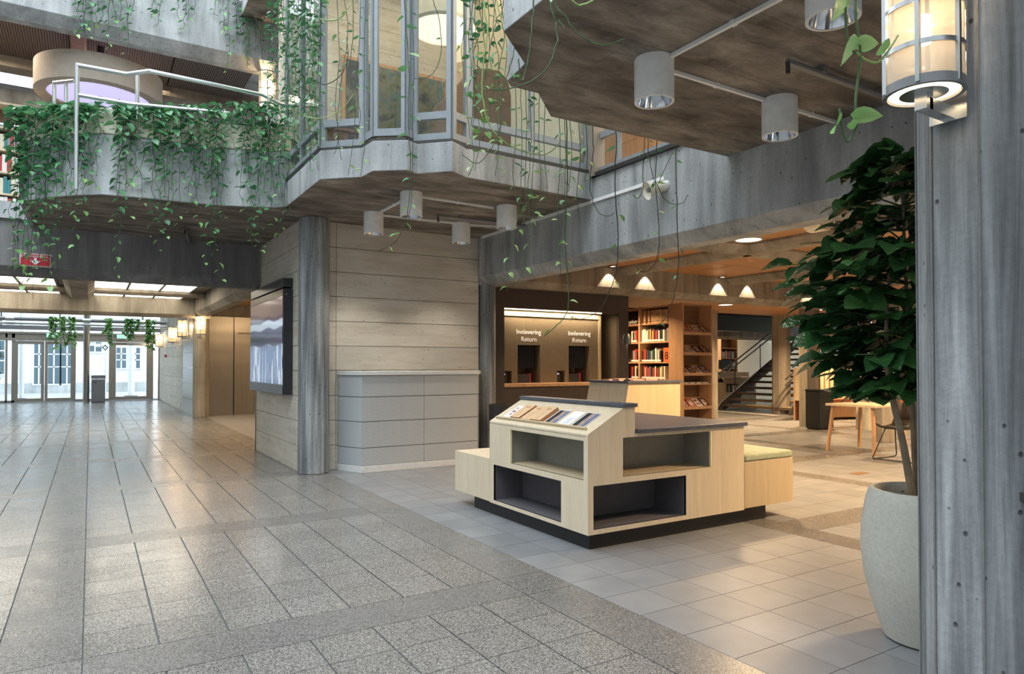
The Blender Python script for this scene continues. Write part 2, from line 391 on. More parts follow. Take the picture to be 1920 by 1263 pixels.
# ---- 02_shell.py
# ================================================================== floor
def quad_px(x0, x1, y0, y1):
    ps = [proj((x, y, 0)) for x, y in ((x0, y0), (x1, y0), (x1, y1), (x0, y1))]
    if min(p[2] for p in ps) < 0.4: return None
    us = [p[0] for p in ps]; vs = [p[1] for p in ps]
    if max(us) < -250 or min(us) > 2150 or min(vs) > 1700: return None
    a = abs(sum(ps[i][0] * ps[(i + 1) % 4][1] - ps[(i + 1) % 4][0] * ps[i][1] for i in range(4))) / 2
    inside = max(us) > 0 and min(us) < 1920 and min(vs) < 1263
    return a if inside else a * 0.001
def lay(parent, name, mat, rects, gx, gy, limit=290, top=0.0, th=0.012):
    """rects (x0,x1,y0,y1): the largest in the picture become pieces of their own, the rest one joined part"""
    r2 = []
    for r in rects:
        a = quad_px(*r)
        if a is not None: r2.append((a, r))
    r2.sort(key=lambda q: -q[0]); cache = {}; rest = MB(); cnt = 0
    for i, (a, (x0, x1, y0, y1)) in enumerate(r2):
        w, d = x1 - x0 - gx, y1 - y0 - gy
        if i < limit and a > 30:
            k = (round(w, 3), round(d, 3)); c = ((x0 + x1) / 2, (y0 + y1) / 2, top - th)
            if k not in cache: cache[k] = MB().box(c[0] - w / 2, c[0] + w / 2, c[1] - d / 2, c[1] + d / 2, top - th, top).build(name, mat, parent, origin=c)
            else: copy_child(cache[k], c, parent)
        else: rest.box(x0 + gx / 2, x1 - gx / 2, y0 + gy / 2, y1 - gy / 2, top - th, top); cnt += 1
    if cnt: tag(rest.build(name + '_field', mat, parent, fix=False), kind='stuff')
M0 = 2.55
floor = struct(MB().box(-9, 4.78, -8, 31, -0.15, -0.008).build('floor', 'grout'))
XS = [(-2.91 - M0, -2.57 - M0), (-2.91, -2.57), (-0.36, -0.02), (2.19, 2.53)]
YS = [(3.38 + M0 * j, 3.72 + M0 * j) for j in range(-3, 11)]
tiles, stones = [], []
for (a, b) in ((-2.57 - M0, -2.91), (-2.57, -0.36), (-0.02, 2.19)):
    for j in range(len(YS) - 1):
        y0, y1 = YS[j][1], YS[j + 1][0]
        for i in range(7):
            for k in range(7):
                s = (b - a) / 7; q = (y1 - y0) / 7
                tiles.append((a + i * s, a + (i + 1) * s, y0 + k * q, y0 + (k + 1) * q))
        stones.append((a, b, YS[j][0], YS[j][1]))
for (a, b) in XS:
    for j in range(len(YS) - 1):
        stones.append((a, b, YS[j][0], YS[j][1])); stones.append((a, b, YS[j][1], YS[j + 1][0]))
lay(floor, 'granite_tile', 'granite', tiles, 0.009, 0.0045)
lay(floor, 'border_stone', 'granite_strip', stones, 0.005, 0.005, 60)
tiles = []
for i in range(7):
    for k in range(-14, 18):
        tiles.append((2.53 + i * 0.32, 2.85 + i * 0.32, 3.10 + k * 0.318, 3.418 + k * 0.318))
for i in range(16):                                   # lift lobby beside the entrance passage
    for k in range(26): tiles.append((2.53 + i * 0.32, 2.85 + i * 0.32, 11.40 + k * 0.32, 11.72 + k * 0.32))
lay(floor, 'grey_tile', 'floor_tile', tiles, 0.004, 0.004)
fl2 = struct(MB().box(4.78, 26, -3, 22, -0.15, -0.008).build('floor_library', 'grout'))
tiles, stones = [], []
LX = [(4.77 + M0 * i, 5.05 + M0 * i) for i in range(9)]; LY = [(3.44 + M0 * j, 3.78 + M0 * j) for j in range(-2, 8)]
for i in range(8):
    a, b = LX[i][1], LX[i + 1][0]
    for j in range(len(LY) - 1):
        y0, y1 = LY[j][1], LY[j + 1][0]
        for p in range(7):
            for q in range(7):
                s, r = (b - a) / 7, (y1 - y0) / 7
                tiles.append((a + p * s, a + (p + 1) * s, y0 + q * r, y0 + (q + 1) * r))
        stones += [(a, b, LY[j][0], LY[j][1]), (LX[i][0], LX[i][1], LY[j][0], LY[j][1]), (LX[i][0], LX[i][1], y0, y1)]
lay(fl2, 'beige_tile', 'floor_tile', tiles, 0.004, 0.004)
lay(fl2, 'border_stone', 'granite_strip', stones, 0.003, 0.003, 60)

# ================================================================== stone core with the screen, hall column
core = sgroup('wall_core', (3.5, 10.0, 0))
MB().box(2.275, 4.9, 8.70, 11.30, 0, 3.18).build('core_block', 'concrete_dark', core)
RH = 0.318
bd = bl = sd = sb = None
for r in range(10):
    z0, z1 = r * RH + 0.003, (r + 1) * RH - 0.003
    MB().box(2.69, 4.78, 8.662, 8.70, z0, z1).build('stone_board', 'travertine', core, bevel=0.002)
    MB().box(2.53, 2.685, 8.662, 8.70, z0, z1).build('stone_block', 'travertine', core, bevel=0.002)
    MB().box(2.237, 2.275, 8.86, 11.32, z0, z1).build('stone_board', 'travertine', core, bevel=0.002)
    MB().box(2.237, 2.275, 8.72, 8.855, z0, z1).build('stone_block', 'travertine', core, bevel=0.002)
MB().box(2.23, 2.33, 11.322, 11.36, 0, 2.53).build('edge_trim', 'dark_metal', core)
def column(name, x, y, r, z0, z1, mat, cap=None):
    o = struct(MB().prism(octagon(x, y, r), z0, z1).build(name, mat, bevel=0.012))
    return o
column('column_hall', 2.38, 8.58, 0.192, 0, 3.18, 'concrete_column')
cn = column('column_near', 2.46, 1.08, 0.182, 0, 3.18, 'concrete_column')
for (x, y) in octagon(2.46, 1.08, 0.1825): MB().prism(octagon(x, y, 0.0035), 0.0, 3.17).build('formwork_seam', 'concrete_dark', cn)

# ================================================================== slabs of the upper floor
BAY = [(1.92, 8.10), (1.92, 6.72), (2.24, 6.43), (2.26, 6.17), (2.53, 5.97), (2.66, 6.03), (2.91, 5.78), (3.12, 5.90), (4.76, 5.98)]
PAR = [(-0.65, 9.36), (-0.19, 8.79), (0.10, 8.57), (0.40, 8.52), (1.19, 8.47), (1.81, 8.24)]
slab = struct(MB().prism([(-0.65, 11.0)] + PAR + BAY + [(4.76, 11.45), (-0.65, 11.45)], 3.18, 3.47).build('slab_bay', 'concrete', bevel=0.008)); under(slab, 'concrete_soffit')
RS = [(1.92, -4.0), (1.92, 3.20), (2.24, 3.48), (2.28, 3.75), (2.34, 3.81), (2.56, 3.81), (2.88, 4.12), (4.76, 4.10), (4.76, -4.0)]
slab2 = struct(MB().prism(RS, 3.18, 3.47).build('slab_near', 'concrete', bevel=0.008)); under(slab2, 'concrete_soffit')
# floor plates behind and the storey above
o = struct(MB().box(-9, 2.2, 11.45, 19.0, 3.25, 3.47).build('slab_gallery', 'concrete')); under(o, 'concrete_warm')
struct(MB().box(5.0, 22, -4, 20, 3.25, 3.465).build('slab_library', 'concrete'))
struct(MB().box(2.2, 4.76, 11.45, 19.6, 3.25, 3.47).build('slab_lift', 'concrete'))
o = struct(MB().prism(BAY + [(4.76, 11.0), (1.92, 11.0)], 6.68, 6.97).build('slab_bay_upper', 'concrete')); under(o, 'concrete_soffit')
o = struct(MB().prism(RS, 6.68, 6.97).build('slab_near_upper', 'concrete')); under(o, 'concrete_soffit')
o = struct(MB().box(4.76, 12, -4, 11, 6.68, 6.97).build('slab_side_upper', 'concrete'))

# ================================================================== beams
def beam_y(name, x0, x1, y0, y1, z0, z1, c=0.12, mat='concrete'):
    return struct(MB().profy([(x0, z1), (x0, z0 + c * 0.9), (x0 + c, z0), (x1 - c, z0), (x1, z0 + c * 0.9), (x1, z1)], y0, y1).build(name, mat, bevel=0.006))
def beam_x(name, y0, y1, x0, x1, z0, z1, c=0.12, mat='concrete'):
    return struct(MB().profx([(y0, z1), (y0, z0 + c * 0.9), (y0 + c, z0), (y1 - c, z0), (y1, z0 + c * 0.9), (y1, z1)], x0, x1).build(name, mat, bevel=0.006))
beam_y('beam_library_front', 4.76, 5.20, -3.5, 8.62, 2.50, 3.43)
struct(MB().prism(octagon(4.93, 8.66, 0.12), 0, 2.55).build('column_post', 'concrete_column', bevel=0.01))
struct(MB().box(4.785, 5.12, 8.63, 8.72, 2.5, 3.24).build('beam_corner_block', 'concrete'))
beam_x('beam_gallery', 11.0, 11.45, -9, 2.24, 2.53, 3.25, mat='concrete_dark')
# sill course on the library beam, below the upper windows
struct(MB().box(4.72, 5.1, 4.10, 5.98, 3.43, 3.47).build('trim_1', 'dark_metal'))

# ================================================================== planter parapet of the gallery
pp = sgroup('wall_parapet', (0.6, 8.9, 3.18))
def offs(poly, d):
    """offset an open polyline to its left by d"""
    out = []
    for i, p in enumerate(poly):
        a = Vector(poly[max(i - 1, 0)]); b = Vector(poly[min(i + 1, len(poly) - 1)]); t = (b - a).normalized()
        out.append((p[0] - t.y * d, p[1] + t.x * d))
    return out
PLINE = PAR + [(1.93, 8.12)]
inner = offs(PLINE, 0.10)
MB().prism(offs(PLINE, -0.002) + inner[::-1], 3.19, 3.84).build('parapet_wall', 'concrete_pale', pp)
cap_o = offs(PLINE, -0.004)
for i in range(len(PLINE) - 1):
    MB().prism([cap_o[i], cap_o[i + 1], inner[i + 1], inner[i]], 3.85, 4.13).build('cream_panel', 'cream', pp, bevel=0.01)
MB().prism(offs(PLINE, 0.10) + offs(PLINE, 0.42)[::-1], 3.47, 4.02).build('planting_bed', 'soil', pp)
MB().box(-0.70, -0.60, 9.40, 10.99, 3.19, 4.13).build('parapet_return', 'concrete', pp)
struct(MB().box(-9, -0.65, 10.95, 11.45, 3.25, 3.47).build('slab_edge', 'concrete_pale'))

# ================================================================== outer shell that closes the hall out of frame
struct(MB().box(-9.2, -9, -8, 31, 0, 14).build('wall_left', 'concrete'))
struct(MB().box(-9.2, 6, -8.2, -8, 0, 14).build('wall_back', 'concrete'))
# ---- 03_upper.py
# ================================================================== bay windows
WPT = [(1.96, 8.30), (1.96, 6.81), (2.29, 6.50), (2.31, 6.26), (2.55, 6.08), (2.66, 6.14), (2.94, 5.87), (3.16, 5.95), (4.72, 6.03)]
wn = [0]
def window(p, q, z0, z1, rails=((3.72, 3.79),), mull=(), fr='frame_blue_grey', gl='glass', t=0.05, side=0.045, bot=0.07):
    wn[0] += 1
    a, b = Vector((*p, 0)), Vector((*q, 0)); d = (b - a).normalized(); L = (b - a).length; nrm = Vector((-d.y, d.x, 0))
    w = sgroup('window_%d' % wn[0], (a + b) / 2 + Vector((0, 0, z0)))
    def piece(name, s0, s1, za, zb, th, mat, off=0):
        P = [a + d * s0 - nrm * (th / 2 - off), a + d * s1 - nrm * (th / 2 - off), a + d * s1 + nrm * (th / 2 + off), a + d * s0 + nrm * (th / 2 + off)]
        return MB().ext([(v.x, v.y, za) for v in P], (0, 0, zb - za)).build(name, mat, w)
    piece('frame_stile', 0, side, z0, z1, t, fr); piece('frame_stile', L - side, L, z0, z1, t, fr)
    piece('frame_sill', side, L - side, z0, z0 + bot, t, fr); piece('frame_head', side, L - side, z1 - bot, z1, t, fr)
    for (ra, rb) in rails: piece('frame_rail', side, L - side, ra, rb, t, fr)
    for s in mull: piece('frame_mullion', s - 0.025, s + 0.025, z0 + bot, z1 - bot, t * 0.98, fr)
    xs = [side] + [s for s in mull] + [L - side]; zs = [z0 + bot] + [(ra + rb) / 2 for ra, rb in rails] + [z1 - bot]
    for i in range(len(xs) - 1):
        for k in range(len(zs) - 1): piece('pane', xs[i] + 0.004, xs[i + 1] - 0.004, zs[k] + 0.004, zs[k + 1] - 0.004, 0.008, gl)
    return w
Z0, Z1 = 3.51, 6.60
window(WPT[0], WPT[1], Z0, Z1, ((3.74, 3.80),), (0.75,), gl='glass_green')
window(WPT[1], WPT[2], Z0, Z1)
window(WPT[2], WPT[3], Z0 + 0.03, Z1, (), ())
window(WPT[3], WPT[4], Z0 + 0.03, Z1, (), (), side=0.035)
window(WPT[4], WPT[5], Z0 + 0.03, Z1, (), (), side=0.03)
window(WPT[5], WPT[6], Z0, Z1)
window(WPT[6], WPT[7], Z0, Z1)
window(WPT[7], WPT[8], Z0, Z1, ((3.72, 3.79),), (0.78,))
# dark sill band under the bay windows
struct(MB().prism(offs(WPT, -0.045) + offs(WPT, 0.09)[::-1], 3.47, 3.512).build('trim_2', 'dark_metal'))
# windows on the library beam
window((4.82, 5.96), (4.82, 4.12), 3.47, 6.60, ((3.86, 3.93),), (0.34, 1.2))
struct(MB().box(4.70, 4.86, 5.90, 6.06, 3.43, 6.6).build('trim_3', 'frame_brown'))

# ================================================================== the room behind the bay
emit('soft_disc', (1.0, 0.88, 0.68), 1.1)
rm = sgroup('wall_bay_room', (3.3, 9.1, 3.47))
for k in range(10):
    MB().box(2.05, 4.7, 9.0, 9.1, 3.47 + k * 0.318 + 0.002, 3.47 + (k + 1) * 0.318 - 0.002).build('stone_board', 'travertine', rm)
struct(MB().box(4.66, 4.76, 6.1, 9.1, 3.47, 6.68).build('wall_bay_side', 'cream_wall'))
area_light('bay_room_lamp', (3.3, 7.4, 6.6), 2.2, 2.2, 48, (1.0, 0.82, 0.58))
area_light('side_room_lamp', (6.5, 5.0, 6.5), 2.5, 2.5, 260, (1.0, 0.76, 0.46))
# drum pendant
pl = thing('pendant_lamp', 'shallow cream drum pendant lamp hanging inside the bay window', 'lamp', (3.75, 7.7, 5.55))
MB().lathe([(0.42, 0), (0.45, 0.02), (0.45, 0.22), (0.40, 0.24)], (3.75, 7.7, 5.55), 32).build('shade', 'cream', pl)
MB().lathe([(0.40, -0.004), (0.0, -0.004)], (3.75, 7.7, 5.555), 32).build('diffuser', 'soft_disc', pl, fix=False)
MB().cyl((3.75, 7.7, 5.56), (3.75, 7.7, 6.68), 0.01).build('cord', 'dark_metal', pl)
g = thing('glass_globe', 'small clear glass pendant globe with lit bulb inside the bay', 'lamp', (3.50, 7.05, 4.50))
MB().lathe([(0.0, 0.0), (0.06, 0.015), (0.09, 0.07), (0.085, 0.12), (0.05, 0.16), (0.03, 0.18)], (3.50, 7.05, 4.50), 20).build('globe', 'glass', g, fix=False)
MB().lathe([(0.0, 0.0), (0.03, 0.02), (0.03, 0.06), (0.0, 0.08)], (3.50, 7.05, 4.53), 12).build('light_bulb', 'bulb', g, fix=False)
MB().cyl((3.50, 7.05, 4.68), (3.50, 7.05, 6.68), 0.008).build('cord', 'dark_metal', g)
# painting leaning on the wall
t = NT('painting'); t.setp(0.6); p_ = t.pos(); nz = t.noise(p_, 2.4, 4, 0.6, 0.6)
t.col(t.ramp(nz, [(0.3, (0.015, 0.015, 0.018)), (0.42, (0.05, 0.06, 0.05)), (0.5, (0.17, 0.17, 0.10)), (0.58, (0.07, 0.13, 0.13)), (0.72, (0.34, 0.30, 0.20))]))
pa = thing('painting', 'large dim landscape painting on the stone wall behind the bay glass', 'painting', (3.7, 8.95, 4.45))
MB().box(2.85, 4.42, 8.955, 8.985, 4.45, 5.52).build('frame', 'oak', pa)
MB().box(2.90, 4.37, 8.945, 8.956, 4.50, 5.47).build('canvas', 'painting', pa)
# tall curved brown screen
cb = thing('room_divider', 'tall dark brown ribbed room divider with rounded shoulder in the bay', 'screen', (3.75, 6.75, 3.47))
prof = [(3.05, 3.47), (3.10, 3.75)] + [(3.42 + 0.30 * math.sin(a), 4.02 + 0.30 * (1 - math.cos(a)) - 0.02) for a in (0.0,)] + [(3.40, 4.20), (3.46, 4.25), (3.56, 4.28), (4.10, 4.28), (4.18, 4.24), (4.24, 4.15), (4.26, 3.47)]
pq = [ay(u, v, 6.75) for u, v in ((818, 200), (838, 182), (868, 148), (880, 133), (900, 128), (935, 132), (952, 150), (958, 180))]
pq = [Vector((pq[0].x - 0.02, 6.75, 3.47))] + pq + [Vector((pq[-1].x, 6.75, 3.47))]
MB().ext(pq, (0, 0.10, 0)).build('panel', 'brown_wood', cb)
for k in range(5):
    x = pq[2].x + 0.1 + k * 0.12; MB().box(x, x + 0.02, 6.735, 6.75, 3.5, 3.95).build('rib', 'brown_wood', cb)
lw = thing('low_cabinet', 'low brown cabinet behind the lower bay panes', 'cabinet', (2.35, 7.2, 3.47))
MB().box(2.08, 2.60, 7.0, 7.4, 3.47, 3.80).build('body', 'brown_wood', lw); MB().box(2.06, 2.62, 6.98, 7.42, 3.80, 3.83).build('top', 'brown_wood', lw)
MB().box(2.30, 2.34, 6.985, 7.0, 3.52, 3.78).build('door_stile', 'dark_metal', lw)
# wooden wall of the room over the library
sr = sgroup('wall_side_room', (8, 5, 3.47))
for k in range(10): MB().box(7.6, 7.66, 2.0, 13.0, 3.47 + k * 0.318 + 0.002, 3.47 + (k + 1) * 0.318 - 0.003).build('wood_board', 'oak', sr)

# ================================================================== gallery storey, upper left
beam_x('beam_gallery_upper', 11.05, 11.5, -9, 2.9, 5.97, 6.95, c=0.15)
column('column_gallery', 2.52, 11.25, 0.185, 3.47, 6.7, 'concrete_pale')
def beam_far(name, y0, y1, z0, z1, mat='concrete_dark'): return struct(MB().box(-9, 2.9, y0, y1, z0, z1).build(name, mat))
gc = sgroup('ceiling_gallery', (0, 13, 6.3))
for (x0, x1) in ((-5.0, -2.65), (-2.45, -0.29), (-0.09, 1.10), (1.13, 2.30)):
    for (y0, y1) in ((11.5, 11.95), (11.98, 13.44)):
        MB().box(x0, x1, y0, y1, 6.28, 6.32).build('ribbed_panel', 'ribbed', gc)
struct(MB().box(-9, 6, 11.5, 20, 6.40, 6.9).build('ceiling_slab_gallery', 'concrete'))
beam_y('beam_gallery_cross', -0.29, -0.09, 11.5, 13.5, 6.08, 6.4, 0.03, mat='brown_wood')
beam_far('beam_gallery_back', 13.46, 13.8, 6.12, 6.4, 'concrete_warm')
# clerestory behind the gallery
gw = sgroup('window_30', (-2, 17.5, 5.3))
MB().box(-6, 0.2, 14.35, 14.4, 6.10, 6.40).build('pane', 'cool_glow', gw)
for x in (-3.0, -1.9, -0.85): MB().box(x, x + 0.03, 14.30, 14.35, 6.08, 6.40).build('mullion', 'frame_blue_grey', gw)
MB().box(-6, 0.2, 14.28, 14.35, 6.03, 6.10).build('sill', 'frame_blue_grey', gw)
struct(MB().box(-9, 6, 17.6, 17.8, 3.47, 6.9).build('wall_gallery_back', 'concrete_warm'))
struct(MB().box(-9, 0.3, 14.3, 14.6, 5.62, 6.03).build('beam_gallery_low', 'concrete'))
# round ceiling drum
plain('drum_beige', (0.36, 0.30, 0.24), 0.7)
DC = ad(188, 187, 10.6)
dr = thing('ceiling_drum', 'large round beige ceiling drum with violet lit underside on the gallery', 'lamp', (DC.x, DC.y, DC.z))
MB().lathe([(0.70, 0.0), (0.86, 0.0), (0.86, 0.40), (0.70, 0.40)], DC, 48).build('drum', 'drum_beige', dr)
MB().lathe([(0.71, 0.04), (0.0, 0.04)], DC, 48).build('diffuser', 'violet_glow', dr, fix=False)
MB().cyl((DC.x, DC.y, DC.z + 0.04), (DC.x, DC.y, 6.28), 0.05).build('stem', 'dark_metal', dr)
area_light('gallery_lamp', (0.4, 13.0, 6.2), 1.5, 1.0, 26, (1.0, 0.82, 0.6))
area_light('gallery_shelf_lamp', (-1.6, 12.6, 6.2), 1.0, 1.0, 70, (1.0, 0.82, 0.6))

# railing on the parapet
rl = thing('parapet_railing', 'tubular steel handrail bent along the planted gallery parapet', 'railing', (0.6, 8.9, 3.5))
rp = [ad(145, 122, 7.24), ad(238, 139, 7.2), ad(280, 133, 7.2), ad(490, 177, 8.1), ad(528, 196, 8.2), ad(600, 200, 8.6)]
MB().tube(rp, 0.022, 10).build('top_rail', 'rail_steel', rl)
a = ad(145, 122, 7.24); MB().cyl((a.x, a.y, 3.2), (a.x, a.y, a.z + 0.02), 0.023).build('post', 'rail_steel', rl)
a = ad(258, 137, 7.45); MB().cyl((a.x, a.y, 4.02), (a.x, a.y, a.z), 0.02).build('post', 'rail_steel', rl)
a = ad(504, 184, 8.12); MB().cyl((a.x, a.y, 4.02), (a.x, a.y, a.z), 0.02).build('post', 'rail_steel', rl)
MB().tube([ad(146, 178, 7.24), ad(245, 195, 7.4), ad(430, 212, 7.9)], 0.02, 10).build('lower_rail', 'rail_steel', rl)
b0, b1, b2 = ad(140, 151, 7.55), ad(102, 155, 8.1), ad(102, 154, 8.1)
MB().tube([b0, b1], 0.022, 10).build('return_rail', 'rail_steel', rl)
MB().cyl((b1.x, b1.y, 4.02), (b1.x, b1.y, b1.z), 0.02).build('post', 'rail_steel', rl)
c_ = ad(124, 153, 7.8); MB().cyl((c_.x, c_.y, 4.02), (c_.x, c_.y, c_.z), 0.02).build('post', 'rail_steel', rl)
r2 = thing('gallery_railing', 'straight steel handrail in front of the gallery bookshelves', 'railing', (-2, 10.98, 3.47))
MB().tube([(-4.5, 10.98, 4.46), (-0.70, 10.98, 4.46)], 0.022, 10).build('top_rail', 'rail_steel', r2)
for x in (-4.0, -2.6, -1.3): MB().cyl((x, 10.98, 3.47), (x, 10.98, 4.46), 0.018).build('post', 'rail_steel', r2)
# ---- 04_lobby.py
# ================================================================== entrance passage ceiling
cl = sgroup('ceiling_lobby', (0, 15, 3.05))
for k in range(12):
    x0 = -4.9 + k * 0.62
    if -0.45 < x0 + 0.31 < 0.1: continue
    if x0 + 0.6 > 2.25: continue
    MB().box(x0 + 0.577, x0 + 0.618, 14.6, 18.66, 2.955, 2.995).build('panel_bar', 'concrete_dark', cl)
    for (y0, y1) in ((14.6, 16.78), (17.22, 18.66)):
        MB().box(x0, x0 + 0.575, y0, y1, 2.97, 2.99).build('light_panel', 'panel_glow', cl)
struct(MB().box(-9, 2.2, 11.45, 18.7, 3.0, 3.245).build('ceiling_lobby_slab', 'concrete_warm'))
beam_x('beam_lobby_mid', 16.82, 17.18, -9, 2.3, 2.87, 3.05, 0.05, 'concrete_warm')
beam_x('beam_lobby', 18.7, 19.15, -9, 2.6, 2.52, 3.25, 0.08, 'concrete_warm')
beam_y('beam_lobby_side', 2.22, 2.62, 11.45, 19.0, 2.55, 3.25, 0.12, 'concrete_warm')
ob = struct(MB().profy([(-0.44, 3.02), (-0.44, 2.86), (-0.33, 2.75), (-0.05, 2.75), (0.06, 2.86), (0.06, 3.02)], 11.5, 17.3).build('beam_lobby_axis', 'concrete_warm'))
column('column_lobby', 2.42, 19.12, 0.20, 0, 2.55, 'concrete_warm')
# lift lobby
lw_ = sgroup('wall_lift', (3.5, 19.6, 0))
MB().box(2.62, 3.26, 19.50, 19.56, 0, 2.62).build('steel_panel', 'steel', lw_)
MB().box(3.28, 5.2, 19.50, 19.56, 2.24, 2.62).build('steel_transom', 'steel', lw_)
MB().box(3.28, 3.36, 19.46, 19.56, 0, 2.20).build('door_jamb', 'steel', lw_)
MB().box(3.28, 4.4, 19.46, 19.56, 2.20, 2.24).build('door_head', 'steel', lw_)
MB().box(3.36, 3.80, 19.57, 19.60, 0, 2.20).build('lift_door', 'steel', lw_)
MB().box(3.805, 4.3, 19.57, 19.60, 0, 2.20).build('lift_door', 'steel', lw_)
MB().box(4.3, 5.2, 19.50, 19.56, 0, 2.2).build('steel_panel', 'steel', lw_)
MB().box(3.95, 4.07, 19.47, 19.50, 2.36, 2.44).build('floor_indicator', 'cool_glow', lw_)
struct(MB().box(2.6, 5.3, 19.62, 19.8, 0, 3.3).build('wall_lift_core', 'concrete_warm'))
struct(MB().box(5.2, 5.3, 11.3, 19.6, 0, 3.3).build('wall_lift_side', 'travertine'))
lc = sgroup('ceiling_lift', (3.8, 15, 2.95))
for k in range(7): MB().box(2.62, 5.2, 11.5 + k * 1.15, 12.62 + k * 1.15, 2.95, 2.99).build('ceiling_panel', 'wood_ceiling', lc)
MB().box(2.72, 2.80, 11.6, 19.3, 2.93, 2.95).build('led_line', 'led_strip', lc)
area_light('lift_lobby_lamp', (3.8, 15.2, 2.9), 1.2, 5.0, 110, WARM)
# polished panel, then stone, along the side of the entrance
ws = sgroup('wall_entrance_side', (2.35, 25, 0))
for k in range(6): MB().box(2.29, 2.34, 19.32, 21.94, k * 0.42 + 0.002, (k + 1) * 0.42 - 0.002).build('polished_panel', 'steel', ws)
for k in range(8): MB().box(2.30, 2.42, 21.98, 29.9, k * 0.32 + 0.002, (k + 1) * 0.32 - 0.002).build('stone_board', 'travertine', ws)
MB().box(2.31, 2.6, 19.3, 30.0, 2.56, 3.6).build('upper_wall', 'concrete_warm', ws)
struct(MB().box(-9, 2.6, 19.15, 22.5, 3.55, 3.75).build('roof_light_block', 'concrete'))  # unseen slab added to keep the vestibule from getting too bright
gr = sgroup('window_32', (-3, 26.4, 3.55))
for k in range(7): MB().box(-9, 2.6, 22.5 + k * 1.28, 22.58 + k * 1.28, 3.56, 3.70).build('glazing_bar', 'grey_metal', gr)
for k in range(6): MB().box(-9, 2.6, 22.58 + k * 1.28, 23.78 + k * 1.28, 3.63, 3.638).build('pane', 'glass', gr)

# ================================================================== glazed entrance front
YD = 30.0
def ux(u, y=YD): return ay(u, 700, y).x
dw = sgroup('window_31', (0, YD, 0))
def dpost(u0, u1, z0=0.0, z1=2.45, mat='frame_brown', d=0.10, name='post', y=YD, par=None):
    return MB().box(ux(u0, y), ux(u1, y), y - d, y, z0, z1).build(name, mat, par or dw)
for a, b in ((10, 14), (22, 28), (138, 142), (204, 209), (282, 287), (296, 300)): dpost(a, b)
MB().box(-9, 2.35, YD - 0.12, YD, 2.20, 2.30).build('transom', 'frame_brown', dw)
MB().box(-9, 2.35, YD - 0.10, YD - 0.02, 2.30, 2.45).build('header_panel', 'frame_brown', dw)
MB().box(-9, 2.35, YD - 0.14, YD, 2.45, 2.52).build('transom', 'frame_brown', dw)
MB().box(-9, 2.35, YD - 0.10, YD, 2.60, 2.75).build('ledge', 'grey_metal', dw)
MB().box(-9, 2.35, YD - 0.08, YD, 3.45, 3.55).build('head', 'grey_metal', dw)
for u in (0, 110, 166, 265): dpost(u, u + 3, 2.75, 3.45, 'grey_metal')
MB().box(-9, 2.35, YD - 0.03, YD - 0.022, 2.75, 3.45).build('pane', 'glass', dw)
for a, b in ((-60, 10), (14, 22), (142, 204), (287, 296)): MB().box(ux(a), ux(b), YD - 0.05, YD - 0.042, 0.05, 2.2).build('pane', 'glass', dw)
MB().box(-9, ux(28), YD - 0.1, YD, 0, 0.07).build('sill', 'frame_brown', dw); MB().box(ux(142), ux(204), YD - 0.1, YD, 0, 0.07).build('sill', 'frame_brown', dw)
def door(n, u0, u1, w=0.09, handle=False):
    x0, x1 = ux(u0), ux(u1); d = sgroup('door_%d' % n, ((x0 + x1) / 2, YD - 0.05, 0))
    MB().box(x0, x0 + w, YD - 0.09, YD - 0.04, 0.01, 2.19).build('stile', 'frame_brown', d); MB().box(x1 - w, x1, YD - 0.09, YD - 0.04, 0.01, 2.19).build('stile', 'frame_brown', d)
    MB().box(x0 + w, x1 - w, YD - 0.09, YD - 0.04, 0.01, 0.13).build('bottom_rail', 'frame_brown', d); MB().box(x0 + w, x1 - w, YD - 0.09, YD - 0.04, 2.08, 2.19).build('top_rail', 'frame_brown', d)
    MB().box(x0 + w, x1 - w, YD - 0.07, YD - 0.062, 0.13, 2.08).build('pane', 'glass', d)
    if handle:
        hx = x0 + w * 0.7
        MB().tube([(hx, YD - 0.09, 0.85), (hx + 0.03, YD - 0.15, 0.87), (hx + 0.03, YD - 0.15, 1.23), (hx, YD - 0.09, 1.25)], 0.016, 8).build('handle', 'rail_steel', d)
        MB().box(x0 + w + 0.35, x1 - 0.02, YD - 0.13, YD - 0.09, 2.10, 2.17).build('closer', 'rail_steel', d)
    return d
door(1, 28, 83); door(2, 84, 138); door(3, 209, 282, 0.14, True)
st = struct(MB().cyl((-0.12, 28.6, 0), (-0.12, 28.6, 3.55), 0.10, n=20).build('column_steel', 'steel'))
# pipes under the roof
for i, (z, r, y) in enumerate(((2.82, 0.06, 27.0), (2.68, 0.035, 27.1))):
    pz = thing('ceiling_pipe', ['thick dark insulated pipe running across the entrance glazing', 'thin grey pipe running below the thick entrance pipe'][i], 'pipe', (-1.5, y, z))
    MB().cyl((-6, y, z), (2.29, y, z), r, n=12).build('pipe_run', ['grey_metal', 'rail_steel'][i], pz)
    for x in (-2.2, -0.12, 1.5): MB().cyl((x - 0.12, y, z), (x + 0.12, y, z), r + 0.012, n=12).build('pipe_collar', 'rail_steel', pz)
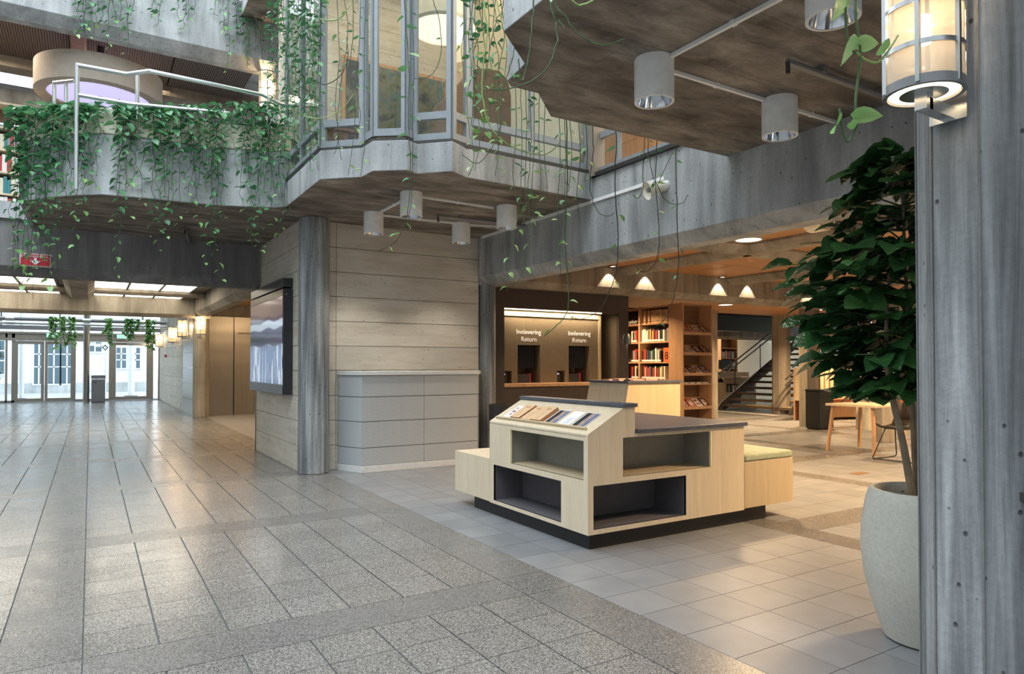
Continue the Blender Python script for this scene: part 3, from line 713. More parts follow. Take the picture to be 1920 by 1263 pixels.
# exit signs
for i, (u, lab) in enumerate(((97, 'green exit sign above the sliding double door'), (228, 'green exit sign above the single glass door'))):
    x = ux(u, 29.7); e = thing('exit_sign', lab, 'sign', (x, 29.7, 2.34))
    MB().box(x - 0.17, x + 0.17, 29.66, 29.72, 2.32, 2.48).build('sign_box', 'white_paint', e)
    MB().box(x - 0.16, x + 0.0, 29.652, 29.66, 2.33, 2.47).build('green_field', 'exit_glow', e)
    MB().box(x + 0.02, x + 0.15, 29.652, 29.66, 2.33, 2.47).build('green_field', 'exit_glow', e)
    MB().cyl((x - 0.08, 29.648, 2.44), (x - 0.08, 29.652, 2.44), 0.018, n=8).bar((x - 0.10, 29.65, 2.41), (x - 0.05, 29.65, 2.37), 0.004, 0.02).bar((x - 0.11, 29.65, 2.35), (x - 0.07, 29.65, 2.39), 0.004, 0.018).build('running_figure', 'white_paper', e)
    MB().ext([(x + 0.05, 29.65, 2.42), (x + 0.12, 29.65, 2.42), (x + 0.085, 29.65, 2.35)], (0, 0.003, 0)).box(x + 0.075, x + 0.095, 29.65, 29.653, 2.42, 2.46).build('arrow', 'white_paper', e)
    MB().box(x - 0.05, x + 0.05, 29.715, 29.905, 2.36, 2.44).build('bracket', 'grey_metal', e)
# waste bin
a, b = ay(171, 752, 28.4).x, ay(197, 752, 28.4).x
wb = thing('waste_bin', 'tall grey square waste bin beside the round steel column', 'bin', ((a + b) / 2, 28.6, 0))
MB().box(a, b, 28.4, 28.85, 0.02, 0.82).build('body', 'grey_metal', wb, bevel=0.01)
MB().box(a - 0.01, b + 0.01, 28.39, 28.41, 0.84, 0.96).box(a - 0.01, b + 0.01, 28.84, 28.86, 0.84, 0.96).box(a - 0.01, a + 0.03, 28.41, 28.84, 0.84, 0.96).box(b - 0.03, b + 0.01, 28.41, 28.84, 0.84, 0.96).build('rim', 'grey_metal', wb)
MB().box(a + 0.03, b - 0.03, 28.41, 28.84, 0.84, 0.86).build('opening', 'black', wb); MB().box(a, b, 28.4, 28.85, 0, 0.02).build('foot', 'black', wb)
MB().box(a + 0.06, a + 0.16, 28.395, 28.4, 0.70, 0.73).build('label_plate', 'black', wb)
# fire-panel sign on the gallery beam
sg = thing('fire_panel_sign', 'red and white fire panel sign with arrow behind hanging vines', 'sign', (-0.62, 10.98, 2.65))
MB().box(-0.80, -0.46, 10.985, 11.0, 2.645, 2.815).build('plate', 'white_paint', sg); MB().box(-0.79, -0.47, 10.978, 10.985, 2.657, 2.803).build('red_field', 'red_paint', sg)
text('lettering', 'BRANNSENTRAL', 0.043, 'white_paper', (-0.63, 10.975, 2.775), (math.pi / 2, 0, 0), sg)
MB().ext([(-0.69, 10.974, 2.72), (-0.57, 10.974, 2.72), (-0.63, 10.974, 2.668)], (0, 0.003, 0)).box(-0.645, -0.615, 10.974, 10.977, 2.72, 2.755).build('arrow', 'white_paper', sg)

# ================================================================== lanterns (perforated cylinder wall lamps)
def lantern(cx, cy, z0, nx, ny, label, R=0.105, hgt=0.50, arm=0.15, power=30, n=28):
    """axis at (cx,cy); (nx,ny) points from the axis to the wall"""
    L = thing('wall_lantern', label, 'lamp', (cx, cy, z0), 'cylindrical wall lanterns')
    MB().lathe([(R, 0), (R, hgt)], (cx, cy, z0), n).build('mesh_shade', 'lantern_mesh', L, fix=False)
    m = MB().lathe([(R * 0.93, -0.006), (R * 1.05, -0.006), (R * 1.05, 0.022), (R * 0.93, 0.022), (R * 0.93, -0.006)], (cx, cy, z0), n)
    m.build('bottom_ring', 'grey_metal', L)
    for f in (0.22, 0.47, 0.72): MB().lathe([(R * 1.0, 0), (R * 1.05, 0), (R * 1.05, 0.014), (R * 1.0, 0.014)], (cx, cy, z0 + hgt * f), n).build('hoop', 'rail_steel', L)
    MB().lathe([(R * 0.6, 0), (R * 1.05, 0), (R * 1.05, 0.02), (R * 0.6, 0.02)], (cx, cy, z0 + hgt), n).build('top_ring', 'grey_metal', L)
    for k in range(6):
        a = math.radians(20 + 60 * k); x, y = cx + R * 1.03 * math.cos(a), cy + R * 1.03 * math.sin(a)
        MB().box(x - 0.006, x + 0.006, y - 0.006, y + 0.006, z0, z0 + hgt).build('upright', 'rail_steel', L)
    MB().lathe([(R * 0.64, 0), (R * 0.9, 0), (R * 0.9, 0.004), (R * 0.64, 0.004)], (cx, cy, z0 + 0.001), n).build('glow_ring', 'lamp_glow', L)
    MB().cyl((cx, cy, z0 - 0.004), (cx, cy, z0 + 0.02), R * 0.62, n=n).build('socket_plate', 'rail_steel', L)
    MB().cyl((cx, cy, z0 + 0.15), (cx, cy, z0 + 0.23), 0.022, n=12).build('light_bulb', 'bulb', L)
    wx, wy = cx + nx * arm, cy + ny * arm; px, py = -ny, nx
    MB().bar((cx, cy, z0 - 0.035), (wx, wy, z0 - 0.035), 0.036, 0.036).bar((cx, cy, z0 - 0.052), (cx, cy, z0 + 0.0), 0.036, 0.036).build('bracket', 'rail_steel', L)
    MB().ext([(wx + px * 0.055, wy + py * 0.055, z0 - 0.06), (wx - px * 0.055, wy - py * 0.055, z0 - 0.06), (wx - px * 0.055 - nx * 0.012, wy - py * 0.055 - ny * 0.012, z0 - 0.06), (wx + px * 0.055 - nx * 0.012, wy + py * 0.055 - ny * 0.012, z0 - 0.06)], (0, 0, hgt + 0.12)).build('back_plate', 'rail_steel', L)
    if power: point_light('lantern_light', (cx, cy, z0 + 0.30), power, WARM, 0.03)
    return L
lantern(2.125, 1.085, 2.165, 1, 0, 'cylindrical steel mesh wall lantern high on the rough concrete column beside the potted tree', power=3)
lantern(2.36, 18.78, 2.10, 0, 1, 'cylindrical lit wall lantern on the concrete pillar by the lift', R=0.12, hgt=0.45)
lantern(2.13, 20.6, 2.10, 1, 0, 'cylindrical lit wall lantern on the polished steel panel', R=0.12, hgt=0.45)
lantern(2.13, 23.2, 2.02, 1, 0, 'cylindrical lit wall lantern on the stone wall next to the polished panel', R=0.12, hgt=0.45)
lantern(2.13, 28.0, 2.0, 1, 0, 'cylindrical lit wall lantern on the stone wall beside the glass door', R=0.12, hgt=0.45)
lantern(2.33, 11.10, 5.42, 0, 1, 'cylindrical lit wall lantern on the pale gallery column', R=0.12, hgt=0.5)
al = thing('alarm_bell', 'small red alarm device on the stone wall by the entrance', 'alarm', (2.27, 27.0, 1.62))
MB().cyl((2.30, 27.0, 1.66), (2.24, 27.0, 1.66), 0.05, n=12).build('bell_body', 'red_paint', al); MB().cyl((2.24, 27.0, 1.66), (2.22, 27.0, 1.66), 0.02, n=8).build('bell_knob', 'dark_metal', al)

# ================================================================== the street outside
struct(MB().box(-40, 40, 30.05, 80, -0.2, -0.03).build('ground_street', 'cobble'))
t = NT('clapboard'); t.setp(0.6); w = t.n('ShaderNodeTexWave', Scale=1.2, bands_direction='Z', wave_profile='SAW'); t.l(t.pos(), w.inputs['Vector'])
t.col(t.ramp(w.outputs['Fac'], [(0.0, (0.66, 0.69, 0.72)), (0.2, (0.80, 0.83, 0.85))])); t.bump(w.outputs['Fac'], 0.4, 0.03)
YB = 40.0
hb = thing('timber_house', 'white clapboard timber house across the street with shop windows', 'building', (-2, YB, 0))
def hx(u): return ay(u, 700, YB).x
def hz(v, u=100): return ay(u, v, YB).z
MB().box(-14, hx(285), YB, YB + 6, -0.05, 6.5).build('wall', 'clapboard', hb)
MB().box(-14, hx(285), YB - 0.06, YB, -0.05, 0.45).build('plinth', 'concrete_pale', hb)
for (u0, u1, v0, v1) in ((64, 82, 640, 719), (90, 112, 640, 719), (115, 136, 640, 719), (165, 190, 640, 658), (218, 236, 650, 690), (245, 262, 650, 690), (-30, 8, 640, 700)):
    x0, x1, z1, z0 = hx(u0), hx(u1), hz(v0), hz(v1)
    w_ = MB().box(x0 - 0.07, x1 + 0.07, YB - 0.08, YB - 0.02, z0 - 0.07, z1 + 0.07).build('window', 'painted_white', hb)
    MB().box(x0, x1, YB - 0.09, YB - 0.079, z0, z1).build('pane', 'blue_grey_glass', w_)
    MB().box((x0 + x1) / 2 - 0.03, (x0 + x1) / 2 + 0.03, YB - 0.10, YB - 0.09, z0, z1).build('mullion', 'painted_white', w_)
    if v1 > 680:
        for zz in (0.4, 0.7): MB().box(x0, x1, YB - 0.10, YB - 0.09, z0 + (z1 - z0) * zz - 0.025, z0 + (z1 - z0) * zz + 0.025).build('glazing_bar', 'painted_white', w_)
# pale script over the shop window
pts = [ay(168 + 22 * k / 30, 645 + 4 * math.sin(k * 1.25) + (2 if k > 14 else 0), YB - 0.11) for k in range(31)]
MB().tube(pts, 0.02, 4).build('script_lettering', 'white_paper', hb)
for u, y, r, lab in ((40, 33.0, 0.09, 'round white post standing outside the sliding door'), (246, 33.5, 0.13, 'thick pale post standing outside the single glass door')):
    x = ay(u, 700, y).x; q = thing('street_post', lab, 'post', (x, y, -0.03))
    MB().cyl((x, y, 0.02), (x, y, 4.0), r, n=14).build('shaft', 'painted_white', q); MB().cyl((x, y, -0.03), (x, y, 0.03), r * 2.0, n=14).build('base_plate', 'grey_metal', q)
# diamond street sign
x = ay(197, 655, 33.0).x; q = thing('street_sign', 'small diamond shaped dark sign on a post outside the glass front', 'sign', (x, 33.0, -0.03))
MB().cyl((x + 0.02, 33, -0.03), (x + 0.02, 33, 2.4), 0.03, n=8).build('post', 'painted_white', q)
MB().ext([(x - 0.12, 32.96, 2.05), (x, 32.96, 1.93), (x + 0.12, 32.96, 2.05), (x, 32.96, 2.17)], (0, 0.01, 0)).build('plate', 'black', q)
MB().ext([(x - 0.07, 32.95, 2.05), (x, 32.95, 1.98), (x + 0.07, 32.95, 2.05), (x, 32.95, 2.12)], (0, 0.01, 0)).build('plate_face', 'white_paper', q)
# ---- 05_hall.py
# ================================================================== radiator cover
rc = thing('radiator_cover', 'pale grey perforated radiator cover with white top against the stone wall', 'radiator', (3.7, 8.4, 0))
RP = [(2.70, 8.655), (2.70, 8.58), (2.87, 8.20), (4.52, 8.20), (4.62, 8.34), (4.62, 8.655)]
def inset(poly, d):
    cx = sum(p[0] for p in poly) / len(poly); cy = 8.655
    return [(p[0] + (d if p[0] < cx else -d), min(p[1] + d, 8.655)) for p in poly]
MB().prism(RP, 0.0, 0.085).build('base', 'white_paint', rc, bevel=0.004)
MB().prism(inset(RP, -0.012), 1.215, 1.265).build('top', 'white_paint', rc, bevel=0.005)
for z0, z1 in ((0.09, 0.305), (0.313, 0.632), (0.640, 0.940), (0.948, 1.21)):
    for part in ([(2.70, 8.655), (2.70, 8.58), (2.87, 8.20), (3.715, 8.20), (3.715, 8.655)], [(3.72, 8.655), (3.72, 8.20), (4.52, 8.20), (4.62, 8.34), (4.62, 8.655)]):
        MB().prism(inset(RP, 0.008)[:3] + [(3.715, 8.208), (3.715, 8.655)] if part[0][0] < 3 else [(3.72, 8.655), (3.72, 8.208)] + inset(RP, 0.008)[3:], z0, z1).build('perforated_panel', 'perforated', rc)
MB().prism(inset(RP, 0.025), 0.085, 1.215).build('inner_frame', 'dark_metal', rc)

# ================================================================== wall screen
t = NT('screen_reflection'); t.col((0.01, 0.01, 0.012)); t.setp(0.12)  # reflections of the entrance, painted as glowing colour bands
g_ = t.n('ShaderNodeNewGeometry'); sx = t.n('ShaderNodeSeparateXYZ'); 
wob = t.noise(t.pos((1, 1.0, 0.4)), 1.6, 0); mm = t.n('ShaderNodeMath', operation='MULTIPLY_ADD'); t.l(wob, mm.inputs[0]); mm.inputs[1].default_value = 0.11
t.l(g_.outputs['Position'], sx.inputs[0]); t.l(sx.outputs['Z'], mm.inputs[2])
mr = t.n('ShaderNodeMapRange'); mr.inputs['From Min'].default_value = 1.14; mr.inputs['From Max'].default_value = 2.30; t.l(mm.outputs[0], mr.inputs['Value'])
band = t.ramp(mr.outputs[0], [(0.0, (0.62, 0.66, 0.76)), (0.43, (0.70, 0.76, 0.88)), (0.45, (0.05, 0.035, 0.10)), (0.56, (0.03, 0.02, 0.055)), (0.64, (0.09, 0.07, 0.16)), (0.66, (0.60, 0.70, 0.80)), (0.73, (0.65, 0.74, 0.84)), (0.75, (0.10, 0.06, 0.13)), (0.80, (0.24, 0.17, 0.17)), (1.0, (0.20, 0.13, 0.15))])
stk = t.noise(t.pos((1, 7.0, 0.7)), 1.0, 3, 0.6, 0.5)
sc = t.ramp(stk, [(0.40, (0.66, 0.72, 0.84)), (0.45, (0.68, 0.73, 0.85)), (0.47, (0.05, 0.08, 0.22)), (0.54, (0.10, 0.17, 0.40)), (0.61, (0.035, 0.03, 0.12)), (0.68, (0.50, 0.58, 0.75))])
low = t.ramp(mr.outputs[0], [(0.43, 1.0), (0.46, 0.0)]); img = t.mix(band, sc, low)
t.l(img, t.b.inputs['Emission Color']); t.b.inputs['Emission Strength'].default_value = 0.6
tv = thing('wall_display', 'large black framed wall screen with painted violet and blue reflections', 'screen', (2.17, 10.1, 0.96))
MB().box(2.115, 2.236, 9.04, 11.15, 2.355, 2.47).build('top_housing', 'black_laminate', tv, bevel=0.004)
MB().box(2.115, 2.236, 9.04, 11.15, 0.96, 2.335).build('body', 'black_laminate', tv, bevel=0.004)
MB().box(2.108, 2.115, 9.06, 11.13, 2.24, 2.33).build('upper_strip', 'bronze_panel', tv)
MB().box(2.108, 2.115, 9.07, 11.13, 1.09, 2.235).build('screen', 'screen_reflection', tv)
MB().box(2.106, 2.115, 9.04, 11.15, 0.965, 1.075).build('lower_bezel', 'dark_metal', tv)
MB().cyl((2.15, 9.035, 2.26), (2.15, 9.04, 2.26), 0.008, n=8).build('screw', 'rail_steel', tv)

# ================================================================== surface-mounted downlights
def downlight(x, y, label, power=26):
    d = thing('downlight', label, 'lamp', (x, y, 2.92), 'white cylinder downlights under the slabs')
    R, h, z = 0.118, 0.255, 2.925
    MB().lathe([(R - 0.016, 0), (R, 0), (R, h), (0.02, h)], (x, y, z), 36).build('housing', 'lamp_white', d)
    MB().lathe([(R - 0.017, 0.002), (R - 0.03, 0.05), (0.05, 0.12)], (x, y, z), 24).build('reflector', 'chrome_cone', d, fix=False)
    MB().lathe([(0.05, 0.12), (0.0, 0.12)], (x, y, z), 16).build('lamp_face', 'lamp_disc', d, fix=False)
    MB().lathe([(R * 0.99, h), (R * 0.99, h + 0.003), (0, h + 0.003)], (x, y, z - 0.003), 24).build('gasket', 'black', d)
    spot_light('downlight_beam', (x, y, z + 0.03), power, (1.0, 0.92, 0.80), 95, 0.6, 0.05)
    return d
downlight(2.87, 3.02, 'white cylinder downlight nearest the slab corner, two conduits meeting at it', 9)
downlight(4.04, 3.02, 'white cylinder downlight beside the library beam under the slab by the lantern', 9)
downlight(2.87, 1.86, 'white cylinder downlight nearest the mesh lantern', 9)
downlight(2.90, 6.74, 'white cylinder downlight under the bay at its front corner', 18)
downlight(2.90, 7.88, 'white cylinder downlight under the bay next to the octagonal column', 60)
downlight(4.09, 7.88, 'white cylinder downlight under the bay near the stone wall corner', 60)
downlight(4.09, 6.74, 'white cylinder downlight under the bay next to the library beam', 18)
def conduit(p, q, w, label, name='conduit', mat='lamp_white'):
    p, q = Vector((*p, 3.168)), Vector((*q, 3.168)); o = MB().bar(p, q, w, 0.022)
    k = max(1, int((q - p).length / 0.9)); d = (q - p).normalized()
    for i in range(k): c = p + (q - p) * ((i + 0.5) / k); o.bar(c - d * 0.015, c + d * 0.015, w + 0.012, 0.026)
    return tag(o.build(name, mat), label, 'conduit')
conduit((2.90, 2.92), (2.90, 1.98), 0.022, 'white conduit linking two downlights towards the lantern')
conduit((2.99, 3.06), (3.92, 3.06), 0.022, 'white conduit between the two downlights near the slab corner')
conduit((4.16, 3.06), (4.74, 3.06), 0.022, 'short white conduit ending at the library beam')
conduit((2.93, 6.86), (2.93, 7.76), 0.022, 'white conduit under the bay running towards the stone wall')
conduit((3.02, 6.80), (3.97, 6.84), 0.022, 'white conduit along the front of the bay soffit')
conduit((3.02, 7.90), (3.97, 7.84), 0.022, 'white conduit between the two rear bay downlights')
conduit((4.20, 7.84), (4.74, 7.70), 0.022, 'short white conduit from the bay soffit to the beam')
def pipe_s(a, b, label):
    z = 3.135; t_ = thing('sprinkler_pipe', label, 'pipe', (*a, z))
    MB().tube([(*a, z - 0.07), (*a, z - 0.015), (*a, z)], 0.013, 8).build('sprinkler_head', 'dark_metal', t_)
    MB().tube([(*a, z), (*b, z)], 0.022, 10).build('pipe_run', 'grey_metal', t_)
    c = Vector(a) + (Vector(b) - Vector(a)) * 0.25; MB().box(c.x - 0.02, c.x + 0.02, c.y - 0.03, c.y + 0.03, z, 3.18).build('pipe_clip', 'grey_metal', t_)
pipe_s((3.49, 2.55), (4.74, 2.54), 'grey sprinkler pipe under the slab beside the lantern')
pipe_s((3.55, 7.44), (4.74, 7.36), 'grey sprinkler pipe under the bay soffit')
pipe_s((1.05, 9.9), (1.22, 10.98), 'short grey sprinkler pipe below the planted parapet')
# horn loudspeaker and its cable channel on the beam
ch = tag(MB().box(4.738, 4.76, 4.86, 8.5, 3.15, 3.185).build('cable_channel', 'lamp_white'), 'long white cable channel on the concrete library beam', 'conduit')
hs = thing('horn_speaker', 'white horn loudspeaker on the concrete library beam', 'speaker', (4.62, 4.9, 3.0))
hc = ax(1222, 355, 4.62); dirv = Vector((-0.75, 0.25, -0.25)).normalized()
def along(c, d, prof, n=20):
    m = MB(); k = Vector((0, 0, 1)); e1 = d.cross(k).normalized(); e2 = d.cross(e1)
    vs = []; fs = []
    for r, s_ in prof: vs += [c + d * s_ + e1 * r * math.cos(2 * math.pi * j / n) + e2 * r * math.sin(2 * math.pi * j / n) for j in range(n)]
    for i in range(len(prof) - 1):
        for j in range(n): fs.append((i * n + j, i * n + (j + 1) % n, (i + 1) * n + (j + 1) % n, (i + 1) * n + j))
    return m.add(vs, fs)
along(hc, dirv, [(0.0, -0.12), (0.045, -0.12), (0.05, -0.04), (0.06, 0.0), (0.085, 0.05), (0.09, 0.055), (0.08, 0.05), (0.05, 0.01), (0.0, 0.0)]).build('horn', 'cream', hs, fix=False)
along(hc, dirv, [(0.0, 0.05), (0.022, 0.045), (0.026, 0.0)]).build('horn_centre', 'grey_metal', hs, fix=False)
MB().cyl(hc - dirv * 0.12, hc - dirv * 0.20, 0.05, n=16).build('driver', 'lamp_white', hs)
MB().tube([hc - dirv * 0.10, Vector((4.68, hc.y - 0.02, hc.z + 0.02)), Vector((4.76, hc.y - 0.02, hc.z + 0.02))], 0.012, 8).build('bracket', 'dark_metal', hs)

# ================================================================== display island
isl = thing('display_island', 'birch plywood display island with open shelves and dark tops in the hall', 'furniture', (4.0, 4.8, 0))
MB().box(3.11, 5.07, 3.96, 5.71, 0, 0.12).build('plinth', 'black', isl)
XF, YF = 3.05, 3.90
def frame_face(axis, c, lo, hi, z0, z1, holes, th, name, mat='birch'):
    """a board with rectangular holes, cut into rectangles around them; c = outer face, th inwards"""
    m = MB(); us = sorted({lo, hi} | {h[0] for h in holes} | {h[1] for h in holes}); zs = sorted({z0, z1} | {h[2] for h in holes} | {h[3] for h in holes})
    for i in range(len(us) - 1):
        for k in range(len(zs) - 1):
            uc, zc = (us[i] + us[i + 1]) / 2, (zs[k] + zs[k + 1]) / 2
            if any(h[0] < uc < h[1] and h[2] < zc < h[3] for h in holes): continue
            if axis == 'x': m.box(c, c + th, us[i], us[i + 1], zs[k], zs[k + 1])
            else: m.box(us[i], us[i + 1], c, c + th, zs[k], zs[k + 1])
    return m.build(name, mat, isl)
LH = [(3.95, 4.99, 0.51, 0.795), (4.23, 5.25, 0.15, 0.465)]
frame_face('x', XF, 3.90 + 0.02, 5.32, 0.12, 0.825, LH, 0.02, 'side_panel')
RHs = [(3.38, 4.34, 0.515, 0.805), (3.10, 4.035, 0.155, 0.47)]
frame_face('y', YF, XF, 4.72, 0.12, 0.83, RHs, 0.02, 'front_panel')
def niche(axis, h, depth, mat, with_strip=None):
    a, b, z0, z1 = h; e = 0.012
    if axis == 'x':
        x0, x1 = XF + 0.004, XF + depth
        n = MB().box(x1, x1 + e, a, b, z0, z1).box(x0, x1, a - e, a, z0 - e, z1 + e).box(x0, x1, b, b + e, z0 - e, z1 + e).box(x0, x1, a, b, z1, z1 + e).build('niche_lining', mat, isl)
        MB().box(x0, x1, a, b, z0 - e, z0).build('shelf', mat if mat == 'plum_inner' else 'birch_side', isl)
        if with_strip: MB().box(XF + 0.002, XF + 0.02, b - 0.022, b - 0.001, z0, z1).build('edge_strip', 'pale_edge_wood', isl)
    else:
        y0, y1 = YF + 0.004, YF + depth
        n = MB().box(a, b, y1, y1 + e, z0, z1).box(a - e, a, y0, y1, z0 - e, z1 + e).box(b, b + e, y0, y1, z0 - e, z1 + e).box(a, b, y0, y1, z1, z1 + e).build('niche_lining', mat, isl)
        MB().box(a, b, y0, y1, z0 - e, z0).build('shelf', mat if mat == 'plum_inner' else 'birch_side', isl)
        if with_strip: MB().box(b - 0.022, b - 0.001, YF + 0.002, YF + 0.02, z0, z1).build('edge_strip', 'pale_edge_wood', isl)
niche('x', LH[0], 0.30, 'taupe_inner', True); niche('x', LH[1], 0.30, 'plum_inner')
niche('y', RHs[0], 0.32, 'taupe_inner', True); niche('y', RHs[1], 0.36, 'plum_inner')
# carcase behind, sloping reading desk and its dark ridge
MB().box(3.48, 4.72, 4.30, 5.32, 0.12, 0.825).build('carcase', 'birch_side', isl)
MB().ext([(3.05, 3.90, 0.828), (3.05, 3.90, 0.845), (3.39, 3.90, 1.03), (3.50, 3.90, 1.03), (3.50, 3.90, 0.828)], (0, 1.42, 0)).build('reading_desk', 'birch', isl, bevel=0.002)
MB().box(3.375, 3.515, 3.885, 5.335, 1.03, 1.058).build('ridge_top', 'slate_top', isl, bevel=0.003)
sl = Vector((0.34, 0, 0.185)).normalized(); nz_ = Vector((-sl.z, 0, sl.x))
base = Vector((3.05, 0, 0.845))
p0 = base + sl * 0.045; MB().ext([p0 + Vector((0, 3.97, 0)), p0 + nz_ * 0.022 + Vector((0, 3.97, 0)), p0 + nz_ * 0.022 + sl * 0.016 + Vector((0, 3.97, 0)), p0 + sl * 0.016 + Vector((0, 3.97, 0))], (0, 1.30, 0)).build('ledge_lip', 'birch_side', isl)
MB().box(3.515, 4.745, 3.88, 5.335, 0.83, 0.862).build('table_top', 'slate_top', isl, bevel=0.003)
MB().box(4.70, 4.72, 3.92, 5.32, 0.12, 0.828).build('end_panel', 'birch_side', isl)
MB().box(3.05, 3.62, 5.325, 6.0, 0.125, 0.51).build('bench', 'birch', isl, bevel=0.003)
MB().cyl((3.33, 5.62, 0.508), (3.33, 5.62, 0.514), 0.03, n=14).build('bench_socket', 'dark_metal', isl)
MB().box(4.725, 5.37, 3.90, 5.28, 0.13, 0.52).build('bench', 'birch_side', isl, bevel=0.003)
cu = tag(MB().box(4.735, 5.375, 3.90, 5.27, 0.52, 0.585).build('seat_cushion', 'sage_fabric', bevel=0.022), 'pale sage green seat cushion on the island bench', 'cushion')

# brochures along the sloping desk: y0,y1 = span, thickness, kind
t = NT('brochure_photo'); t.setp(0.35)
ob = t.n('ShaderNodeTexCoord'); sp = t.n('ShaderNodeSeparateXYZ'); t.l(ob.outputs['Object'], sp.inputs[0])
mr = t.n('ShaderNodeMapRange'); mr.inputs['From Min'].default_value = -0.075; mr.inputs['From Max'].default_value = 0.075; t.l(sp.outputs['Y'], mr.inputs['Value'])
wv = t.noise(t.pos((1, 1, 1)), 30, 3)
A = t.ramp(mr.outputs[0], [(0.0, (0.16, 0.17, 0.24)), (0.36, (0.24, 0.25, 0.33)), (0.38, (0.60, 0.50, 0.42)), (0.5, (0.35, 0.12, 0.07)), (0.58, (0.62, 0.55, 0.45)), (0.62, (0.03, 0.035, 0.045)), (1.0, (0.035, 0.04, 0.05))], 'LINEAR')
t.col(t.mix(A, t.ramp(wv, [(0.35, 0.5), (0.65, 1.3)]), 0.6, 'MULTIPLY'))
t = NT('brochure_list'); t.setp(0.5); b_ = t.n('ShaderNodeTexBrick', Scale=34.0); t.l(t.pos(), b_.inputs['Vector'])
t.col(t.ramp(t.noise(t.pos((1, 1, 1)), 26, 2, 0.5), [(0.34, (0.05, 0.05, 0.06)), (0.40, (0.55, 0.15, 0.10)), (0.46, (0.80, 0.80, 0.80)), (1.0, (0.86, 0.86, 0.86))]))
rows = [(5.20, 5.05, 0.006, 'brochure_list', 'leaflet with small portrait photographs at the far end of the sloping desk'),
        (5.04, 4.90, 0.030, 'tan_card', 'stack of tan booklets next to the portrait leaflet'),
        (4.88, 4.74, 0.022, 'tan_card', 'stack of tan booklets in the middle of three tan stacks'),
        (4.72, 4.58, 0.030, 'tan_card', 'stack of tan booklets next to the dark photo leaflet'),
        (4.55, 4.40, 0.005, 'brochure_photo', 'dark photo leaflet between tan booklets and the white leaflet'),
        (4.36, 4.22, 0.005, 'white_paper', 'white printed leaflet on the sloping desk'),
        (4.19, 4.03, 0.005, 'brochure_photo', 'dark photo leaflet at the near end of the sloping desk')]
for (ya, yb, th, m_, lab) in rows:
    q = base + sl * 0.064 + nz_ * 0.001; yc = (ya + yb) / 2; L = 0.205
    b = thing('brochure', lab, 'brochure', (q.x, yc, q.z), 'brochures on the sloping desk')
    def slabp(s0, s1, y0, y1, h0, h1):
        P = [q + sl * s0 + nz_ * h0, q + sl * s1 + nz_ * h0, q + sl * s1 + nz_ * h1, q + sl * s0 + nz_ * h1]
        return MB().ext([(v.x, y0, v.z) for v in P], (0, y1 - y0, 0))
    if m_ == 'tan_card':
        slabp(0, L, yb, ya, 0, th * 0.9).build('page_block', 'tan_edge', b); slabp(-0.001, L + 0.001, yb - 0.001, ya, th * 0.9, th).build('cover', 'tan_card', b)
        slabp(L * 0.75, L * 0.85, yb + 0.04, ya - 0.04, th, th + 0.0006).build('cover_print', 'tan_edge', b)
        slabp(L * 0.05, L * 0.5, yb + 0.06, yb + 0.067, th, th + 0.0006).build('cover_line', 'tan_edge', b)
    else:
        slabp(0, L, yb, ya, 0, th).build('sheet', 'white_paper', b); slabp(0.006, L - 0.006, yb + 0.005, ya - 0.005, th, th + 0.0008).build('print', m_ if m_ != 'white_paper' else 'white_paper', b, origin=(q.x, yc, q.z))
        if m_ == 'white_paper':
            for k in range(5): slabp(0.03 + k * 0.018, 0.036 + k * 0.018, yb + 0.03, ya - 0.03 - 0.01 * (k % 3), th, th + 0.0012).build('text_line', 'frame_blue_grey', b)

# black bin by the post
bp = ad(936, 770, 9.55)
bn = thing('round_bin', 'round black waste bin between the concrete post and the brown wall', 'bin', (bp.x, bp.y, 0))
MB().lathe([(0.13, 0), (0.135, 0.02), (0.148, 0.74), (0.148, 0.78), (0.13, 0.78), (0.128, 0.70), (0.0, 0.70)], (bp.x, bp.y, 0), 28).build('body', 'black_laminate', bn)
MB().lathe([(0.128, 0.78), (0.151, 0.78), (0.151, 0.795), (0.128, 0.795), (0.128, 0.78)], (bp.x, bp.y, 0), 28).build('rim', 'dark_metal', bn)
# handrail end poking in at the near column
hr = thing('rail_end', 'dark square rail end fixed to the rough concrete column', 'handrail', (2.33, 0.82, 0.93))
MB().box(2.29, 2.45, 0.80, 0.86, 0.93, 0.985).build('rail', 'black_laminate', hr, bevel=0.004)
MB().box(2.36, 2.40, 0.86, 0.945, 0.945, 0.97).build('rail_bracket', 'dark_metal', hr)
# ---- 06_library.py
# ================================================================== library shell
struct(MB().box(5.0, 5.03, 8.75, 8.9, 0, 2.59).build('trim_4', 'brown_panel'))
CZ = 2.93
lcg = sgroup('ceiling_library', (8, 5, CZ))
for i in range(5):
    for j in range(-2, 2):
        for p in range(2):
            for q in range(2):
                x0 = 5.05 + M0 * i; y0 = 3.72 + M0 * j
                MB().box(x0 + 0.04 + p * 1.12, x0 + 1.14 + p * 1.12, y0 + 0.03 + q * 1.11, y0 + 1.12 + q * 1.11, CZ, CZ + 0.03).build('ceiling_panel', 'wood_ceiling', lcg)
struct(MB().box(5.2, 22, -3.5, 8.9, CZ + 0.035, CZ + 0.25).build('ceiling_library_slab', 'concrete_warm'))
for i in range(1, 6): beam_y('beam_library_rib', 4.74 + M0 * i, 5.08 + M0 * i, -3.5, 8.5, CZ - 0.13, CZ + 0.05, 0.11, 'concrete_warm')
for j in range(-2, 2):
    if j < 2: beam_x('beam_library_rib', 3.38 + M0 * j, 3.72 + M0 * j, 5.2, 20, CZ - 0.13, CZ + 0.05, 0.11, 'concrete_warm')
beam_x('beam_library_deep', 8.50, 8.90, 5.1, 20, 2.50, CZ + 0.05, 0.10, 'concrete_warm')
